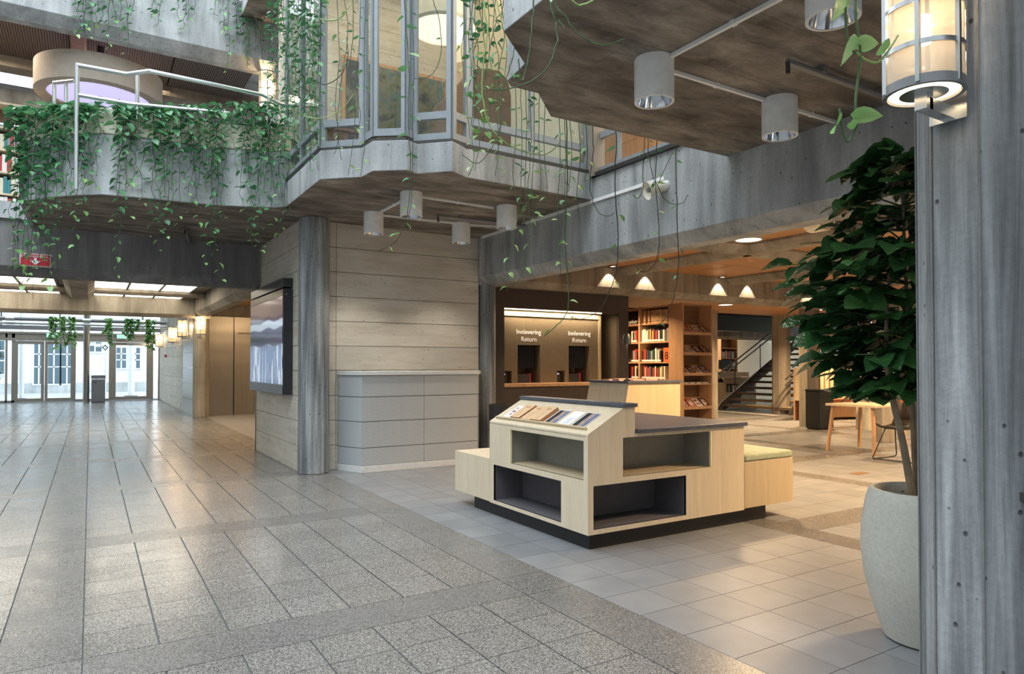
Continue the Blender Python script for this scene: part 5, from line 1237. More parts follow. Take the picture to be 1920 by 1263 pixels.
def wood_chair(x, y, rz, label):
    c = thing('wooden_chair', label, 'chair', (x, y, 0)); R_ = Matrix.Rotation(rz, 4, 'Z')
    def P(a, b, z): v = R_ @ Vector((a, b, 0)); return (x + v.x, y + v.y, z)
    for sx_ in (-1, 1):
        MB().bar(P(sx_ * 0.19, -0.19, 0), P(sx_ * 0.18, -0.17, 0.44), 0.03, 0.03).build('leg', 'brown_wood', c)
        MB().bar(P(sx_ * 0.19, 0.24, 0), P(sx_ * 0.18, 0.17, 0.44), 0.03, 0.03).build('leg', 'brown_wood', c)
        MB().bar(P(sx_ * 0.18, 0.17, 0.44), P(sx_ * 0.17, 0.24, 0.78), 0.028, 0.028).build('back_post', 'brown_wood', c)
    MB().ext([P(-0.22, -0.21, 0.44), P(0.22, -0.21, 0.44), P(0.20, 0.20, 0.44), P(-0.20, 0.20, 0.44)], (0, 0, 0.03)).build('seat', 'oak', c)
    MB().tube([P(-0.2, 0.20, 0.74), P(-0.1, 0.26, 0.76), P(0.1, 0.26, 0.76), P(0.2, 0.20, 0.74)], 0.035, 8).build('backrest', 'brown_wood', c)
q = az(1607, 781); wood_chair(q.x + 0.4, q.y + 0.3, 2.4, 'brown wooden chair by the booth bench')
q = az(1690, 800); wood_chair(q.x + 0.1, q.y - 0.1, 0.6, 'brown wooden chair behind the potted tree stems')
q = az(1690, 862)
wc = thing('wire_chair', 'black chair with bent wire sled legs behind the potted tree', 'chair', (q.x, q.y, 0)); x, y = q.x, q.y
for s_ in (-1, 1):
    MB().tube([(x - 0.20 + s_ * 0.05, y + s_ * 0.14, 0.44), (x - 0.30, y + s_ * 0.24, 0.03), (x - 0.26, y + s_ * 0.25, 0.008), (x + 0.28, y + s_ * 0.25, 0.008), (x + 0.31, y + s_ * 0.24, 0.03), (x + 0.10, y + s_ * 0.14, 0.44)], 0.008, 8).build('wire_leg', 'black', wc)
MB().tube([(x - 0.26, y - 0.25, 0.012), (x - 0.26, y + 0.25, 0.012)], 0.007, 6).build('cross_wire', 'black', wc)
seat = []
m = MB(); prof = [(-0.24, 0.48), (-0.20, 0.44), (0.0, 0.43), (0.18, 0.45), (0.24, 0.55), (0.27, 0.80)]
for i in range(len(prof) - 1):
    for s0, s1 in ((-0.23, -0.12), (-0.12, 0.12), (0.12, 0.23)):
        u0 = 0.03 if abs(s0) > 0.2 else 0; u1 = 0.03 if abs(s1) > 0.2 else 0
        a_, b_ = prof[i], prof[i + 1]
        m.add([(x + a_[0], y + s0, a_[1] + u0), (x + a_[0], y + s1, a_[1] + u1), (x + b_[0], y + s1, b_[1] + u1), (x + b_[0], y + s0, b_[1] + u0)], [(0, 1, 2, 3)])
o = m.build('seat_shell', 'stair_dark', wc, fix=False); o.modifiers.new('solid', 'SOLIDIFY').thickness = 0.012
# gallery shelf upstairs, left edge
small_shelf(-1.95, -0.75, 12.4, 5.2, (3.55, 3.85, 4.17, 4.5, 4.83), 'pale gallery bookshelf with many books beside the planted parapet', face='birch', rows=(3.55, 3.85, 4.17, 4.5), bookc=('white', 'cream', 'red', 'teal', 'grey'), nm='gallery_shelf', z0=3.47)
# floor box
q = az(1612, 887); tag(MB().box(q.x - 0.12, q.x + 0.12, q.y - 0.06, q.y + 0.06, 0.0, 0.003).box(q.x - 0.10, q.x + 0.10, q.y - 0.045, q.y + 0.045, 0.003, 0.0045).build('floor_socket', 'brown_wood'), 'small brown socket cover set in the library floor', 'socket')
# ---- 07_plants.py
# ================================================================== leaves and vines
def leaf_mesh(name, side, curl, droop, mat, wave=0.0):
    """side: list of (half width, y) from base to tip; unit length along +y, faces up"""
    me = bpy.data.meshes.new(name); v = []; f = []
    n = len(side)
    for i, (w, y) in enumerate(side):
        zz = -droop * y * y
        wv = wave * math.sin(i * 2.4)
        v += [(-w, y - (0.10 if i == 0 else 0), zz + curl * w + wv), (0, y, zz), (w, y - (0.10 if i == 0 else 0), zz + curl * w - wv)]
    v.append((0, 1.0, -droop)); t_ = len(v) - 1
    for i in range(n - 1):
        a, b = i * 3, (i + 1) * 3
        f += [(a, a + 1, b + 1, b), (a + 1, a + 2, b + 2, b + 1)]
    a = (n - 1) * 3; f += [(a, a + 1, t_), (a + 1, a + 2, t_)]
    me.from_pydata(v, [], f); me.materials.append(MATS[mat]); me.polygons.foreach_set('use_smooth', [True] * len(me.polygons))
    return me
heart = [(0.20, 0.0), (0.40, 0.12), (0.43, 0.34), (0.33, 0.60), (0.16, 0.84)]
slim = [(0.15, 0.0), (0.31, 0.14), (0.35, 0.38), (0.27, 0.64), (0.12, 0.86)]
POTHOS = [leaf_mesh('leaf_a', heart, 0.28, 0.18, 'leaf_pothos'), leaf_mesh('leaf_b', slim, 0.45, 0.30, 'leaf_pothos'), leaf_mesh('leaf_c', heart, 0.12, 0.05, 'leaf_pothos'), leaf_mesh('leaf_d', slim, 0.5, 0.1, 'leaf_pothos')]
PALE = [leaf_mesh('leaf_e', heart, 0.3, 0.15, 'leaf_pale'), leaf_mesh('leaf_f', slim, 0.5, 0.3, 'leaf_pale')]
ovate = [(0.05, 0.0), (0.24, 0.10), (0.35, 0.28), (0.36, 0.48), (0.27, 0.70), (0.11, 0.89)]
TREE = [leaf_mesh('leaf_g', ovate, 0.22, 0.16, 'leaf_tree', 0.02), leaf_mesh('leaf_h', ovate, 0.36, 0.26, 'leaf_tree', 0.025), leaf_mesh('leaf_i', ovate, 0.12, 0.06, 'leaf_tree', 0.02)]
def leaf_matrix(pos, d, size, roll=0.0):
    d = Vector(d).normalized(); up = Vector((0, 0, 1)); x = d.cross(up)
    if x.length < 0.05: x = Vector((1, 0, 0))
    x.normalize(); z = x.cross(d)
    M = Matrix(((x.x, d.x, z.x), (x.y, d.y, z.y), (x.z, d.z, z.z))).to_4x4()
    M = M @ Matrix.Rotation(roll, 4, 'Y')
    return Matrix.Translation(pos) @ M @ Matrix.Scale(size, 4)
def add_leaf(parent, mesh, M, name='leaf'):
    o = bpy.data.objects.new(name, mesh); COL.objects.link(o); o.parent = parent
    o.matrix_basis = Matrix.Translation(-WL[parent.name]) @ M
    WL[o.name] = M.translation
def catmull(P, k=6):
    out = []
    for i in range(len(P) - 1):
        a, b, c, d = P[max(i - 1, 0)], P[i], P[i + 1], P[min(i + 2, len(P) - 1)]
        for j in range(k):
            t = j / k; out.append(0.5 * ((2 * b) + (c - a) * t + (2 * a - 5 * b + 4 * c - d) * t * t + (3 * b - a - 3 * c + d) * t ** 3))
    return out + [P[-1]]
def vine(P, label, group, size=0.085, gap=0.07, r=0.004, stem='stem_dark', lm=POTHOS, joined=False, start=0.0, dense=None, jit=0.02, skip=0.0, rnd=random, k=5, pale_tip=0.12):
    """P: world points from the top down. leaves leave the stem at 'gap' spacing"""
    P = [Vector(p) for p in P]; C_ = catmull(P, k)
    C_ = [c + Vector((rnd.uniform(-jit, jit), rnd.uniform(-jit, jit), 0)) if 0 < i < len(C_) - 1 else c for i, c in enumerate(C_)]
    v = thing('hanging_vine', label, 'plant', C_[0], group)
    MB().tube(C_, r, 5, 0.6).build('stem', stem, v, fix=False)
    J = MB(); total = sum((C_[i + 1] - C_[i]).length for i in range(len(C_) - 1)); acc = 0; nxt = start; side = rnd.choice((-1, 1)); cnt = 0
    for i in range(len(C_) - 1):
        a, b = C_[i], C_[i + 1]; L = (b - a).length
        while nxt < acc + L and L > 0:
            p = a + (b - a) * ((nxt - acc) / L); fr = nxt / max(total, 1e-3)
            g = gap * rnd.uniform(0.6, 1.5)
            if dense: g *= dense(fr)
            nxt += g
            if rnd.random() < skip: continue
            side = -side; ang = rnd.uniform(-0.9, 0.9) + (0 if side > 0 else math.pi)
            h = RT * math.cos(ang) - fh * (math.sin(ang) * 0.5 + 0.45); h.normalize()
            d = h * rnd.uniform(0.55, 1.0) + Vector((0, 0, -1)) * rnd.uniform(-0.05, 0.85)
            s = size * rnd.uniform(0.62, 1.25) * (1 - 0.35 * fr)
            M = leaf_matrix(p + h * s * 0.25, d, s, rnd.uniform(-0.5, 0.5))
            me = rnd.choice(lm) if fr < 1 - pale_tip else rnd.choice(PALE)
            if joined:
                b0 = len(J.v); J.v += [M @ q.co for q in me.vertices]
                for q in me.polygons: J.f.append([b0 + w for w in q.vertices]); J.mi.append(0)
            else: add_leaf(v, me, M)
            cnt += 1
        acc += L
    if joined and cnt: tag(J.build('foliage', 'leaf_pothos' if lm is POTHOS else 'leaf_pale', v, fix=False, angle=180), kind='stuff')
    return v
R1 = random.Random(5)
# ---- gallery parapet
samples = []
for i in range(len(PLINE) - 1):
    for k in range(30):
        q = Vector((*PLINE[i], 3.7)).lerp(Vector((*PLINE[i + 1], 3.7)), k / 30); samples.append((proj(q)[0], proj(q)[2]))
def tpar(u): return min(samples, key=lambda s: abs(s[0] - u))[1]
strands = [(24, 440), (28, 470), (34, 520), (40, 500), (46, 545), (52, 480), (58, 530), (64, 560), (72, 500), (78, 440), (85, 490), (92, 545), (100, 500), (108, 450), (118, 400), (126, 360), (133, 420),
           (148, 470), (156, 350), (163, 410), (170, 350), (178, 330), (188, 300), (222, 430), (226, 520), (232, 350), (240, 420), (248, 360), (256, 330), (264, 390),
           (284, 450), (292, 370), (300, 480), (310, 460), (318, 370), (326, 400), (334, 430), (350, 340), (358, 380), (366, 400), (374, 420), (385, 360), (394, 500), (401, 480), (408, 535), (415, 410),
           (440, 320), (455, 400), (464, 460), (471, 390), (479, 480), (488, 470), (496, 360), (504, 400), (511, 440), (519, 380), (527, 450), (536, 400)]
for i, (u, v1) in enumerate(strands):
    t0 = tpar(max(u, 47)); off = R1.uniform(0.05, 0.13); t = t0 - off
    if u < 112: lab, grp = 'pothos vine at the free end of the parapet', 'vines at the end of the parapet'
    elif u < 200: lab, grp = 'leafy pothos vine beside the upright rail post', 'vines beside the rail post'
    elif u < 345: lab, grp = 'leafy pothos vine over the middle cream parapet panels', 'vines over the middle parapet'
    elif u < 430: lab, grp = 'pothos vine hung from the parapet before the lift passage', 'long vines over the passage'
    else: lab, grp = 'pothos vine where the parapet meets the glazed bay', 'vines at the bay corner'
    lab += ', ending on the parapet face' if v1 < 365 else ', reaching below the soffit edge' if v1 < 440 else ', reaching down over the dark beam'
    top = ad(u, 196 + R1.uniform(-6, 14), t0 + 0.06); lip = ad(u + R1.uniform(-3, 3), 212, t)
    mid = [ad(u + R1.uniform(-7, 7), 212 + (v1 - 212) * f, t) for f in (0.2, 0.4, 0.6, 0.8)]
    end = ad(u + R1.uniform(-12, 12), v1, t)
    vine([top, lip] + mid + [end], lab, grp, 0.092, 0.062, 0.0035, 'stem_dark', rnd=R1, dense=lambda fr: 0.62 if fr < 0.5 else 1.5, k=3)
# ---- clumps standing along the top of the parapet
for i, u in enumerate((55, 82, 110, 150, 178, 235, 255, 285, 320, 365, 405, 450, 480, 515)):
    t = tpar(max(u, 47)) + 0.10; c = ad(u, 208, t); c.z = 4.10
    cl_ = thing('pothos_clump', 'bushy pothos clump rooted in the parapet planting bed', 'plant', (c.x, c.y, 4.02), 'pothos clumps along the parapet top')
    for k in range(26):
        a = R1.uniform(0, 2 * math.pi); rr = R1.uniform(0.0, 0.16); p = c + Vector((math.cos(a) * rr, math.sin(a) * rr * 0.7, R1.uniform(-0.05, 0.10 if i not in (5, 6) else 0.16)))
        d = Vector((math.cos(a), math.sin(a), R1.uniform(-0.5, 0.35))); add_leaf(cl_, R1.choice(POTHOS), leaf_matrix(p, d, R1.uniform(0.07, 0.12), R1.uniform(-0.4, 0.4)))
    st_ = MB()
    for k in range(6):
        a = R1.uniform(0, 6.28); st_.tube([(c.x, c.y, 4.01), (c.x + 0.06 * math.cos(a), c.y + 0.05 * math.sin(a), 4.10), (c.x + 0.12 * math.cos(a), c.y + 0.09 * math.sin(a), 4.15)], 0.004, 5)
    st_.build('stems', 'stem_green', cl_, fix=False)
# ---- vines on the upper gallery beam
for i, (u, v1) in enumerate([(148, 70), (155, 62), (162, 78), (170, 64), (178, 45), (196, 50), (205, 100), (214, 48), (228, 40), (236, 104), (246, 38), (284, 35), (292, 48), (300, 30), (336, 36), (345, 55), (354, 40), (364, 28), (402, 30), (418, 60), (428, 135), (440, 90), (448, 70), (456, 110), (463, 80), (470, 128), (478, 95), (485, 120), (492, 70)]):
    P = [ay(u, -60, 10.98), ay(u + R1.uniform(-4, 4), v1 * 0.4 - 20, 10.97), ay(u + R1.uniform(-5, 5), v1 * 0.7, 10.97), ay(u + R1.uniform(-6, 10), v1, 10.96)]
    lab, grp = ('pothos vine hanging down the upper gallery beam', 'vines on the upper gallery beam') if u < 410 else ('pothos vine massed on the upper beam beside the pale column', 'vines beside the pale column')
    vine(P, lab, grp, 0.10, 0.085, 0.0045, 'stem_dark', rnd=R1, k=4)
# ---- dense curtain in front of the side of the bay
for i in range(30):
    u = 503 + i * 3.5 + R1.uniform(-2, 2); v1 = R1.uniform(190, 330) if u > 530 else R1.uniform(120, 240)
    t = 7.3 + R1.uniform(-0.35, 0.25) if u < 575 else 6.75 + R1.uniform(-0.15, 0.1)
    a = ad(u, -40, t); P = [Vector((a.x, a.y, 6.6)), ad(u + R1.uniform(-5, 5), 0, t), ad(u + R1.uniform(-8, 8), v1 * 0.35, t), ad(u + R1.uniform(-8, 8), v1 * 0.7, t), ad(u + R1.uniform(-10, 10), v1, t)]
    vine(P, 'thin pothos vine in the dense curtain beside the glazed bay', 'vine curtain beside the bay', 0.078, 0.072, 0.003, 'stem_dark', joined=True, rnd=R1, k=4, pale_tip=0.0)
# ---- single vines, traced and hung at their own distance
def long_vine(px, t, label, group=None, top=True, **kw):
    P = [ad(u, v, t) for u, v in px]
    if top: P = [Vector((P[0].x, P[0].y, 6.64)), Vector((P[0].x, P[0].y, P[0].z + 0.8)), Vector((P[0].x, P[0].y, P[0].z + 0.2))] + P
    kw.setdefault('rnd', R1); kw.setdefault('jit', 0.004)
    return vine(P, label, group, **kw)
G1 = 'vines in front of the bay windows'; L1 = 'thin leafy pothos vine hanging in front of the bay windows'
for px, sz in (([(632, -8), (634, 60), (636, 110), (628, 200), (636, 250), (626, 290)], 0.07), ([(662, -8), (662, 60), (656, 130), (666, 190), (664, 250), (652, 330)], 0.085),
           ([(676, -8), (674, 80), (668, 160), (676, 220), (668, 262)], 0.08), ([(686, -8), (684, 80), (682, 180), (684, 260), (676, 330)], 0.07), ([(645, -8), (652, 60), (640, 150), (632, 230), (640, 300)], 0.07)):
    long_vine(px, 5.85, L1, G1, size=sz, gap=0.13, r=0.004, stem='stem_dark')
long_vine([(600, 36), (628, 38), (648, 22), (660, 2)], 5.8, 'bare pale runner arching across the bay corner', top=False, gap=9, r=0.006, stem='stem_pale')
long_vine([(588, 150), (612, 158), (640, 140), (652, 105), (650, 70)], 5.8, 'dark bare runner looping below the bay corner', top=False, gap=9, r=0.005)
long_vine([(560, 215), (600, 222), (640, 205), (664, 175)], 5.7, 'pale runner curling in front of the lower bay panes', top=False, gap=0.5, r=0.004, stem='stem_pale')
long_vine([(757, -8), (762, 60), (767, 140), (765, 220), (770, 300), (767, 380), (758, 420), (742, 452), (712, 470)], 5.35, 'long leafy vine hanging past the bay down to the stone wall', gap=0.12, size=0.10, r=0.0042)
long_vine([(772, -8), (776, 120), (774, 220), (773, 320), (768, 398), (752, 408)], 5.4, 'second vine hanging close to the long one past the bay', gap=0.35, size=0.07, r=0.0036)
long_vine([(810, -8), (824, 40), (827, 90), (820, 125), (802, 145), (776, 147)], 5.35, 'bare vine looping back towards the bay mullion', gap=0.4, size=0.07, r=0.004)
G2 = 'vine cluster below the near slab'; L2 = 'pothos vine in the loose cluster hanging beside the near slab edge'
for px, kw in (([(880, -8), (884, 60), (890, 150), (884, 230), (888, 300), (878, 330)], {}), ([(893, -8), (890, 40), (896, 100), (892, 180), (900, 250), (890, 320)], {}),
               ([(905, -8), (906, 60), (912, 120), (905, 200), (912, 260)], {}), ([(868, -8), (872, 40), (866, 90), (872, 150)], {}), ([(930, -8), (925, 60), (936, 120), (930, 200), (935, 280), (928, 330)], {}), ([(915, -8), (918, 80), (912, 150), (920, 230)], {}), ([(945, -8), (940, 40), (950, 90), (944, 170)], {}), ([(898, -8), (902, 50), (886, 110), (896, 170), (886, 240)], {}), ([(924, -8), (930, 40), (918, 100), (928, 160), (916, 210)], {}), ([(888, -8), (878, 70), (884, 130), (876, 190), (882, 260)], {}), ([(938, -8), (946, 70), (934, 140), (940, 230), (930, 300)], {})):
    long_vine(px, 4.9, L2, G2, size=0.085, gap=0.09, r=0.004, stem='stem_green')
long_vine([(906, -8), (914, 60), (904, 130), (906, 190), (922, 240), (960, 275), (1018, 290), (1050, 268)], 4.3, 'thick pale green runner swinging out below the near slab edge', gap=0.9, size=0.06, r=0.006, stem='stem_pale', lm=PALE)
long_vine([(930, -8), (938, 30), (950, 60), (975, 45), (974, 0)], 4.2, 'pale runner with one leaf curling up at the slab fascia', gap=0.3, size=0.09, r=0.005, stem='stem_pale', lm=PALE)
long_vine([(975, -8), (968, 60), (962, 105), (948, 150), (940, 190), (935, 250), (900, 305), (866, 290)], 4.2, 'long runner crossing the near slab corner and swinging left', gap=0.35, size=0.07, r=0.0045, stem='stem_green')
long_vine([(1002, -8), (996, 60), (990, 110), (980, 150), (974, 140), (973, 110)], 3.1, 'runner hooked upward under the near slab corner', gap=0.7, size=0.06, r=0.005, stem='stem_green')
long_vine([(1030, -8), (1042, 40), (1045, 75), (1030, 118), (1004, 148), (960, 165), (918, 168)], 3.1, 'thick green runner arching across the near slab soffit', gap=0.6, size=0.06, r=0.0055, stem='stem_green')
long_vine([(1034, -8), (1060, 30), (1086, 64), (1130, 84), (1172, 72)], 2.9, 'green runner reaching right below the near slab soffit', gap=0.5, size=0.05, r=0.005, stem='stem_green')
long_vine([(1060, -12), (1085, 10), (1115, -2)], 2.7, 'short pale runner at the top of the near slab soffit', top=False, gap=9, r=0.006, stem='stem_pale')
# bunch hanging in the gap between the two slabs
G3 = 'vines in the gap between the slabs'; L3 = 'straight pothos vine hanging in the gap between the two slabs'
for px in ([(985, 150), (988, 250), (984, 340), (986, 400), (972, 432), (955, 452)], [(992, 150), (996, 260), (990, 360), (992, 470), (965, 538)], [(1001, 160), (1002, 260), (998, 350), (1000, 430)], [(1012, 175), (1010, 260), (1014, 340), (1006, 410)],
           [(1022, 190), (1020, 280), (1026, 350), (1020, 400)], [(1048, 200), (1050, 290), (1046, 380), (1048, 440), (1052, 520)], [(1058, 205), (1060, 300), (1058, 420), (1064, 520)], [(1068, 215), (1072, 290), (1066, 360)], [(1085, 220), (1088, 300), (1082, 352), (1088, 420)],
           [(1098, 225), (1102, 290), (1096, 340)], [(965, 140), (968, 240), (962, 330), (972, 400), (958, 470), (950, 545)], [(975, 150), (978, 260), (976, 380)]):
    long_vine(px, 5.4, L3, G3, size=0.082, gap=0.16, r=0.0042, stem='stem_green')
long_vine([(1062, 205), (1064, 330), (1060, 450), (1066, 540), (1063, 585), (1040, 613), (1020, 630)], 5.25, 'long green vine reaching down in front of the return lettering', gap=0.35, size=0.08, r=0.006, stem='stem_green')
long_vine([(1155, 270), (1154, 360), (1158, 430), (1157, 495), (1148, 532), (1129, 575), (1107, 592), (1085, 598), (1066, 588)], 5.5, 'long vine making a wide loop in front of the book return wall', gap=0.4, size=0.085, r=0.005, stem='stem_dark')
long_vine([(1231, 275), (1229, 340), (1236, 425), (1234, 475), (1229, 492), (1215, 508), (1200, 508), (1193, 499)], 5.85, 'vine in front of the horn loudspeaker curling up at its tip', gap=0.24, size=0.085, r=0.0045, stem='stem_dark')
long_vine([(1267, 275), (1269, 360), (1271, 440), (1272, 504), (1265, 547), (1256, 580), (1241, 604), (1215, 617), (1200, 606)], 5.95, 'longest vine on the beam side curling in front of the bookcase', gap=0.32, size=0.075, r=0.005, stem='stem_dark')
long_vine([(1208, 272), (1206, 330), (1205, 355), (1196, 372), (1186, 365)], 5.75, 'short vine hooked beside the horn loudspeaker', gap=0.16, size=0.07, r=0.004)
long_vine([(1215, 270), (1222, 320), (1232, 345), (1245, 320), (1262, 285)], 5.85, 'vine looping up and down above the horn loudspeaker', gap=0.17, size=0.08, r=0.004)
long_vine([(1232, 345), (1245, 372), (1262, 382), (1280, 380), (1290, 365)], 5.85, 'bare runner sweeping right from the horn loudspeaker', top=False, gap=0.3, size=0.06, r=0.004, stem='stem_green')
long_vine([(1112, 290), (1106, 350), (1120, 395), (1140, 405), (1152, 398)], 5.45, 'runner drooping over the corner of the bay slab', gap=0.5, size=0.06, r=0.004)
# close vine by the lantern
cv = thing('hanging_vine', 'close green vine with three large leaves beside the mesh lantern', 'plant', ad(1588, 0, 1.93))
def trace(px, r, mat, name='stem', top=False):
    P = [ad(u, v, 1.93) for u, v in px]
    if top: P = [Vector((P[0].x, P[0].y, 6.64)), Vector((P[0].x, P[0].y, P[0].z + 0.6)), Vector((P[0].x, P[0].y, P[0].z + 0.15))] + P
    MB().tube(catmull(P, 5), r, 7, 0.8).build(name, mat, cv, fix=False)
trace([(1586, -10), (1586, 35), (1589, 72), (1604, 102)], 0.0042, 'stem_green', top=True)
trace([(1604, -10), (1605, 35), (1611, 75), (1613, 110), (1607, 160), (1604, 195), (1606, 235), (1603, 246), (1596, 258), (1588, 265), (1582, 250), (1577, 225), (1574, 203)], 0.0042, 'stem_green', top=True)
trace([(1606, 98), (1622, 112), (1645, 117), (1662, 100), (1684, 66)], 0.0036, 'stem_pale', 'side_shoot')
for (u0, v0, u1, v1, s, roll) in ((1592, 10, 1553, 24, 1.0, 0.9), (1606, 88, 1573, 114, 1.0, 0.8), (1608, 84, 1644, 80, 1.0, -0.9), (1600, 222, 1648, 212, 1.0, -0.8), (1576, 226, 1560, 244, 1.0, 0.8), (1664, 92, 1648, 86, 1.0, 0.8), (1602, 240, 1598, 222, 0.8, 0.5)):
    a, b = ad(u0, v0, 1.93), ad(u1, v1, 1.90); add_leaf(cv, R1.choice(PALE), leaf_matrix(a, b - a, (b - a).length * 1.15, roll))
# ---- planting in the entrance
for i, (u, w, n_, v1, lab) in enumerate(((118, 26, 9, 652, 'bushy hanging plant in front of the exit sign on the sliding door'), (202, 8, 4, 648, 'narrow hanging plant beside the waste bin column'), (243, 16, 5, 640, 'thin hanging plant in front of the single glass door'), (284, 18, 6, 662, 'hanging plant by the lantern at the entrance side wall'))):
    y = 26.9; c = ay(u, 600, y); hp = thing('hanging_plant', lab, 'plant', (c.x, y, 2.86)); S_ = MB(); J = MB()
    for k in range(n_):
        uu = u + R1.uniform(-w, w); zb_ = ay(uu, v1 - R1.uniform(0, 30), y).z; x = ay(uu, 600, y).x
        P = [Vector((x, y - 0.08, 2.9)), Vector((x + R1.uniform(-.06, .06), y - 0.1, (2.9 + zb_) / 2)), Vector((x + R1.uniform(-.1, .1), y - 0.1, zb_))]
        S_.tube(P, 0.008, 4); C_ = catmull(P, 8)
        for p in C_:
            for q in range(2):
                a = R1.uniform(0, 6.28); M = leaf_matrix(p, (math.cos(a), math.sin(a), R1.uniform(-0.8, 0.2)), R1.uniform(0.08, 0.15), R1.uniform(-.5, .5)); me = R1.choice(PALE)
                b0 = len(J.v); J.v += [M @ z.co for z in me.vertices]
                for z in me.polygons: J.f.append([b0 + k2 for k2 in z.vertices]); J.mi.append(0)
    S_.build('stems', 'stem_dark', hp, fix=False); tag(J.build('foliage', 'leaf_pale', hp, fix=False, angle=180), kind='stuff')
c = az(-8, 790); fp = thing('floor_plant', 'green bushy plant in a dark pot at the edge of the entrance passage', 'plant', (c.x - 0.25, c.y, 0)); J = MB()
px_, py_ = c.x - 0.25, c.y
MB().lathe([(0.16, 0), (0.22, 0.45), (0.20, 0.45), (0.18, 0.38), (0, 0.38)], (px_, py_, 0), 20).build('pot', 'black_laminate', fp)
MB().tube([(px_, py_, 0.38), (px_ + 0.02, py_, 1.2), (px_, py_, 1.9)], 0.02, 6).build('trunk', 'bark', fp)
for k in range(170):
    a = R1.uniform(0, 6.28); z = R1.uniform(1.0, 2.15); rr = R1.uniform(0.02, 0.34) * (1 - abs(z - 1.6) * 0.6); M = leaf_matrix((px_ + rr * math.cos(a), py_ + rr * math.sin(a), z), (math.cos(a), math.sin(a), -0.3), 0.16, R1.uniform(-.4, .4)); me = R1.choice(POTHOS)
    b0 = len(J.v); J.v += [M @ z_.co for z_ in me.vertices]
    for z_ in me.polygons: J.f.append([b0 + k2 for k2 in z_.vertices]); J.mi.append(0)
tag(J.build('foliage', 'leaf_pothos', fp, fix=False, angle=180), kind='stuff')

# ================================================================== potted tree
TR = ad(1737, 1199, 3.35); tx, ty = TR.x, TR.y
pot = thing('potted_tree', 'glossy dark leaved potted tree in a large rounded pale stone pot', 'plant', (tx, ty, 0))
prof = [(0.0, 0.0), (0.165, 0.0), (0.185, 0.012), (0.235, 0.15), (0.272, 0.30), (0.288, 0.44), (0.282, 0.57), (0.262, 0.68), (0.248, 0.725), (0.240, 0.735), (0.222, 0.735), (0.214, 0.72), (0.21, 0.66)]
MB().lathe(prof, (tx, ty, 0), 56).build('pot', 'pot_stone', pot)
so = MB(); n_ = 10; rs_ = [0.0, 0.07, 0.14, 0.212]
so.lathe([(0.212, 0.665), (0.14, 0.675), (0.07, 0.685), (0.0, 0.69)], (tx, ty, 0), 24); so.build('soil', 'soil', pot, fix=False)
chips = MB()
for k in range(60):
    a = R1.uniform(0, 6.28); rr = 0.2 * math.sqrt(R1.random()); p = Vector((tx + rr * math.cos(a), ty + rr * math.sin(a), 0.675 + R1.uniform(0, 0.015))); s = R1.uniform(0.006, 0.014)
    chips.box(p.x - s, p.x + s, p.y - s * 0.6, p.y + s * 0.6, p.z, p.z + s * 0.7)
tag(chips.build('bark_chips', 'brown_wood', pot), kind='stuff')
trunks = [[(1712, 934, 3.36), (1704, 890, 3.34), (1690, 815, 3.31), (1674, 750, 3.28), (1664, 690, 3.27), (1662, 600, 3.28), (1670, 480, 3.30)],
          [(1722, 934, 3.38), (1716, 860, 3.37), (1712, 780, 3.37), (1706, 700, 3.38), (1700, 560, 3.38), (1694, 420, 3.36), (1690, 300, 3.35)],
          [(1730, 930, 3.33), (1728, 850, 3.32), (1722, 760, 3.34), (1728, 640, 3.38), (1735, 500, 3.40), (1740, 400, 3.4)],
          [(1740, 930, 3.40), (1752, 800, 3.42), (1760, 650, 3.44), (1775, 520, 3.46)]]
for i, tk in enumerate(trunks):
    MB().tube(catmull([ad(*p) for p in tk], 5), 0.021 if i == 0 else 0.018, 9, 0.3).build('trunk', 'bark', pot, fix=False)
axis = [ad(*p) for p in trunks[1]]
def axis_at(z):
    for i in range(len(axis) - 1):
        if axis[i].z <= z <= axis[i + 1].z: return axis[i].lerp(axis[i + 1], (z - axis[i].z) / (axis[i + 1].z - axis[i].z))
    return axis[-1].copy() if z > axis[-1].z else axis[0].copy()
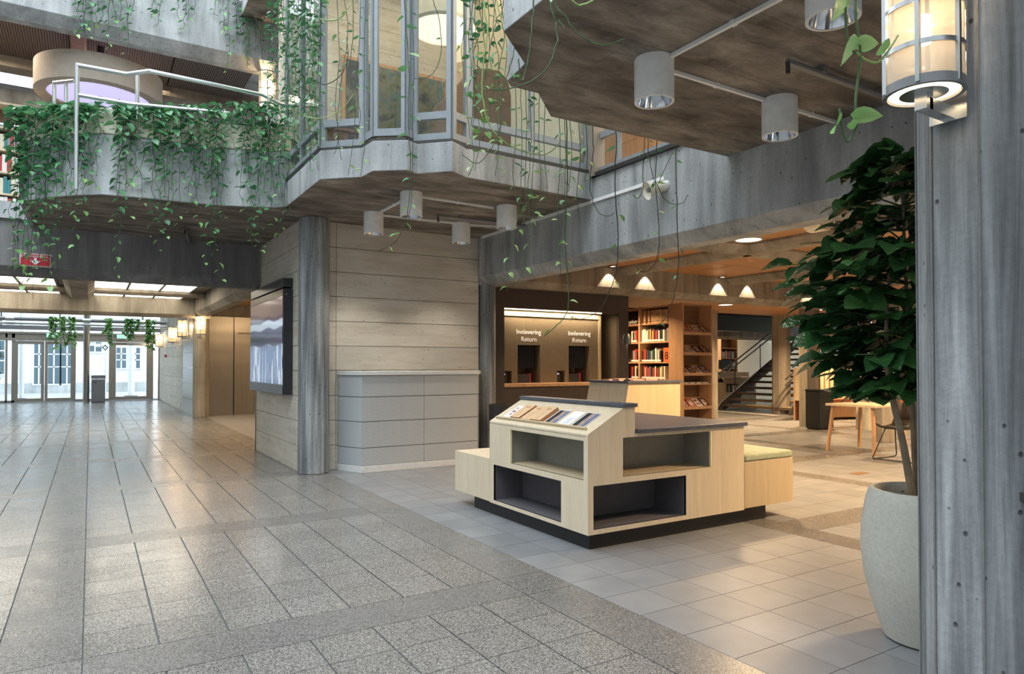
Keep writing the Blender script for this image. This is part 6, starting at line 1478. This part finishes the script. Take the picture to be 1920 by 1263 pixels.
def rad(z): 
    pts = [(1.10, 0.20), (1.25, 0.30), (1.45, 0.50), (1.70, 0.60), (1.85, 0.62), (2.0, 0.44), (2.15, 0.40), (2.30, 0.28), (2.40, 0.16), (2.5, 0.06)]
    for i in range(len(pts) - 1):
        if pts[i][0] <= z <= pts[i + 1][0]: f = (z - pts[i][0]) / (pts[i + 1][0] - pts[i][0]); return 0.88 * (pts[i][1] + (pts[i + 1][1] - pts[i][1]) * f)
    return 0.1
R2 = random.Random(21); lf = 0; J = MB(); BR = MB()
levels = []
z = 1.25
while z < 2.42: levels.append(z); z += 0.05 + 0.05 * max(0, z - 1.9)
for li, z in enumerate(levels):
    nb = 10 if z < 2.0 else 7
    for k in range(nb):
        a = li * 1.1 + k * 6.283 / nb + R2.uniform(-0.3, 0.3); r_ = rad(z) * R2.uniform(0.72, 1.05)
        base_ = axis_at(z - 0.05); h = Vector((math.cos(a), math.sin(a), 0)); tip = Vector((base_.x, base_.y, z)) + h * r_ + Vector((0, 0, R2.uniform(-0.08, 0.03)))
        mid_ = base_.lerp(tip, 0.5) + Vector((0, 0, 0.04)); BR.tube([base_, mid_, tip], 0.005, 5, 0.5)
        for q in range(6 if z < 2.0 else 5):
            f = 0.38 + 0.62 * q / 5; p = base_.lerp(tip, f) + Vector((0, 0, 0.04 * (1 - f)))
            sd = -1 if q % 2 else 1; da = sd * R2.uniform(0.35, 1.0) if q < 5 else R2.uniform(-0.2, 0.2)
            d = Vector((math.cos(a + da), math.sin(a + da), R2.uniform(-0.42, 0.15)))
            M = leaf_matrix(p, d, R2.uniform(0.10, 0.165), R2.uniform(-0.65, 0.65)); me = R2.choice(TREE)
            # nearest leaves to the viewer stay pieces of their own
            if lf < 295 and (p - CAM).dot(FW) < 3.30: add_leaf(pot, me, M); lf += 1
            else:
                b0 = len(J.v); J.v += [M @ w.co for w in me.vertices]
                for w in me.polygons: J.f.append([b0 + k2 for k2 in w.vertices]); J.mi.append(0)
BR.build('branches', 'stem_green', pot, fix=False)
tag(J.build('foliage', 'leaf_tree', pot, fix=False, angle=180), kind='stuff')
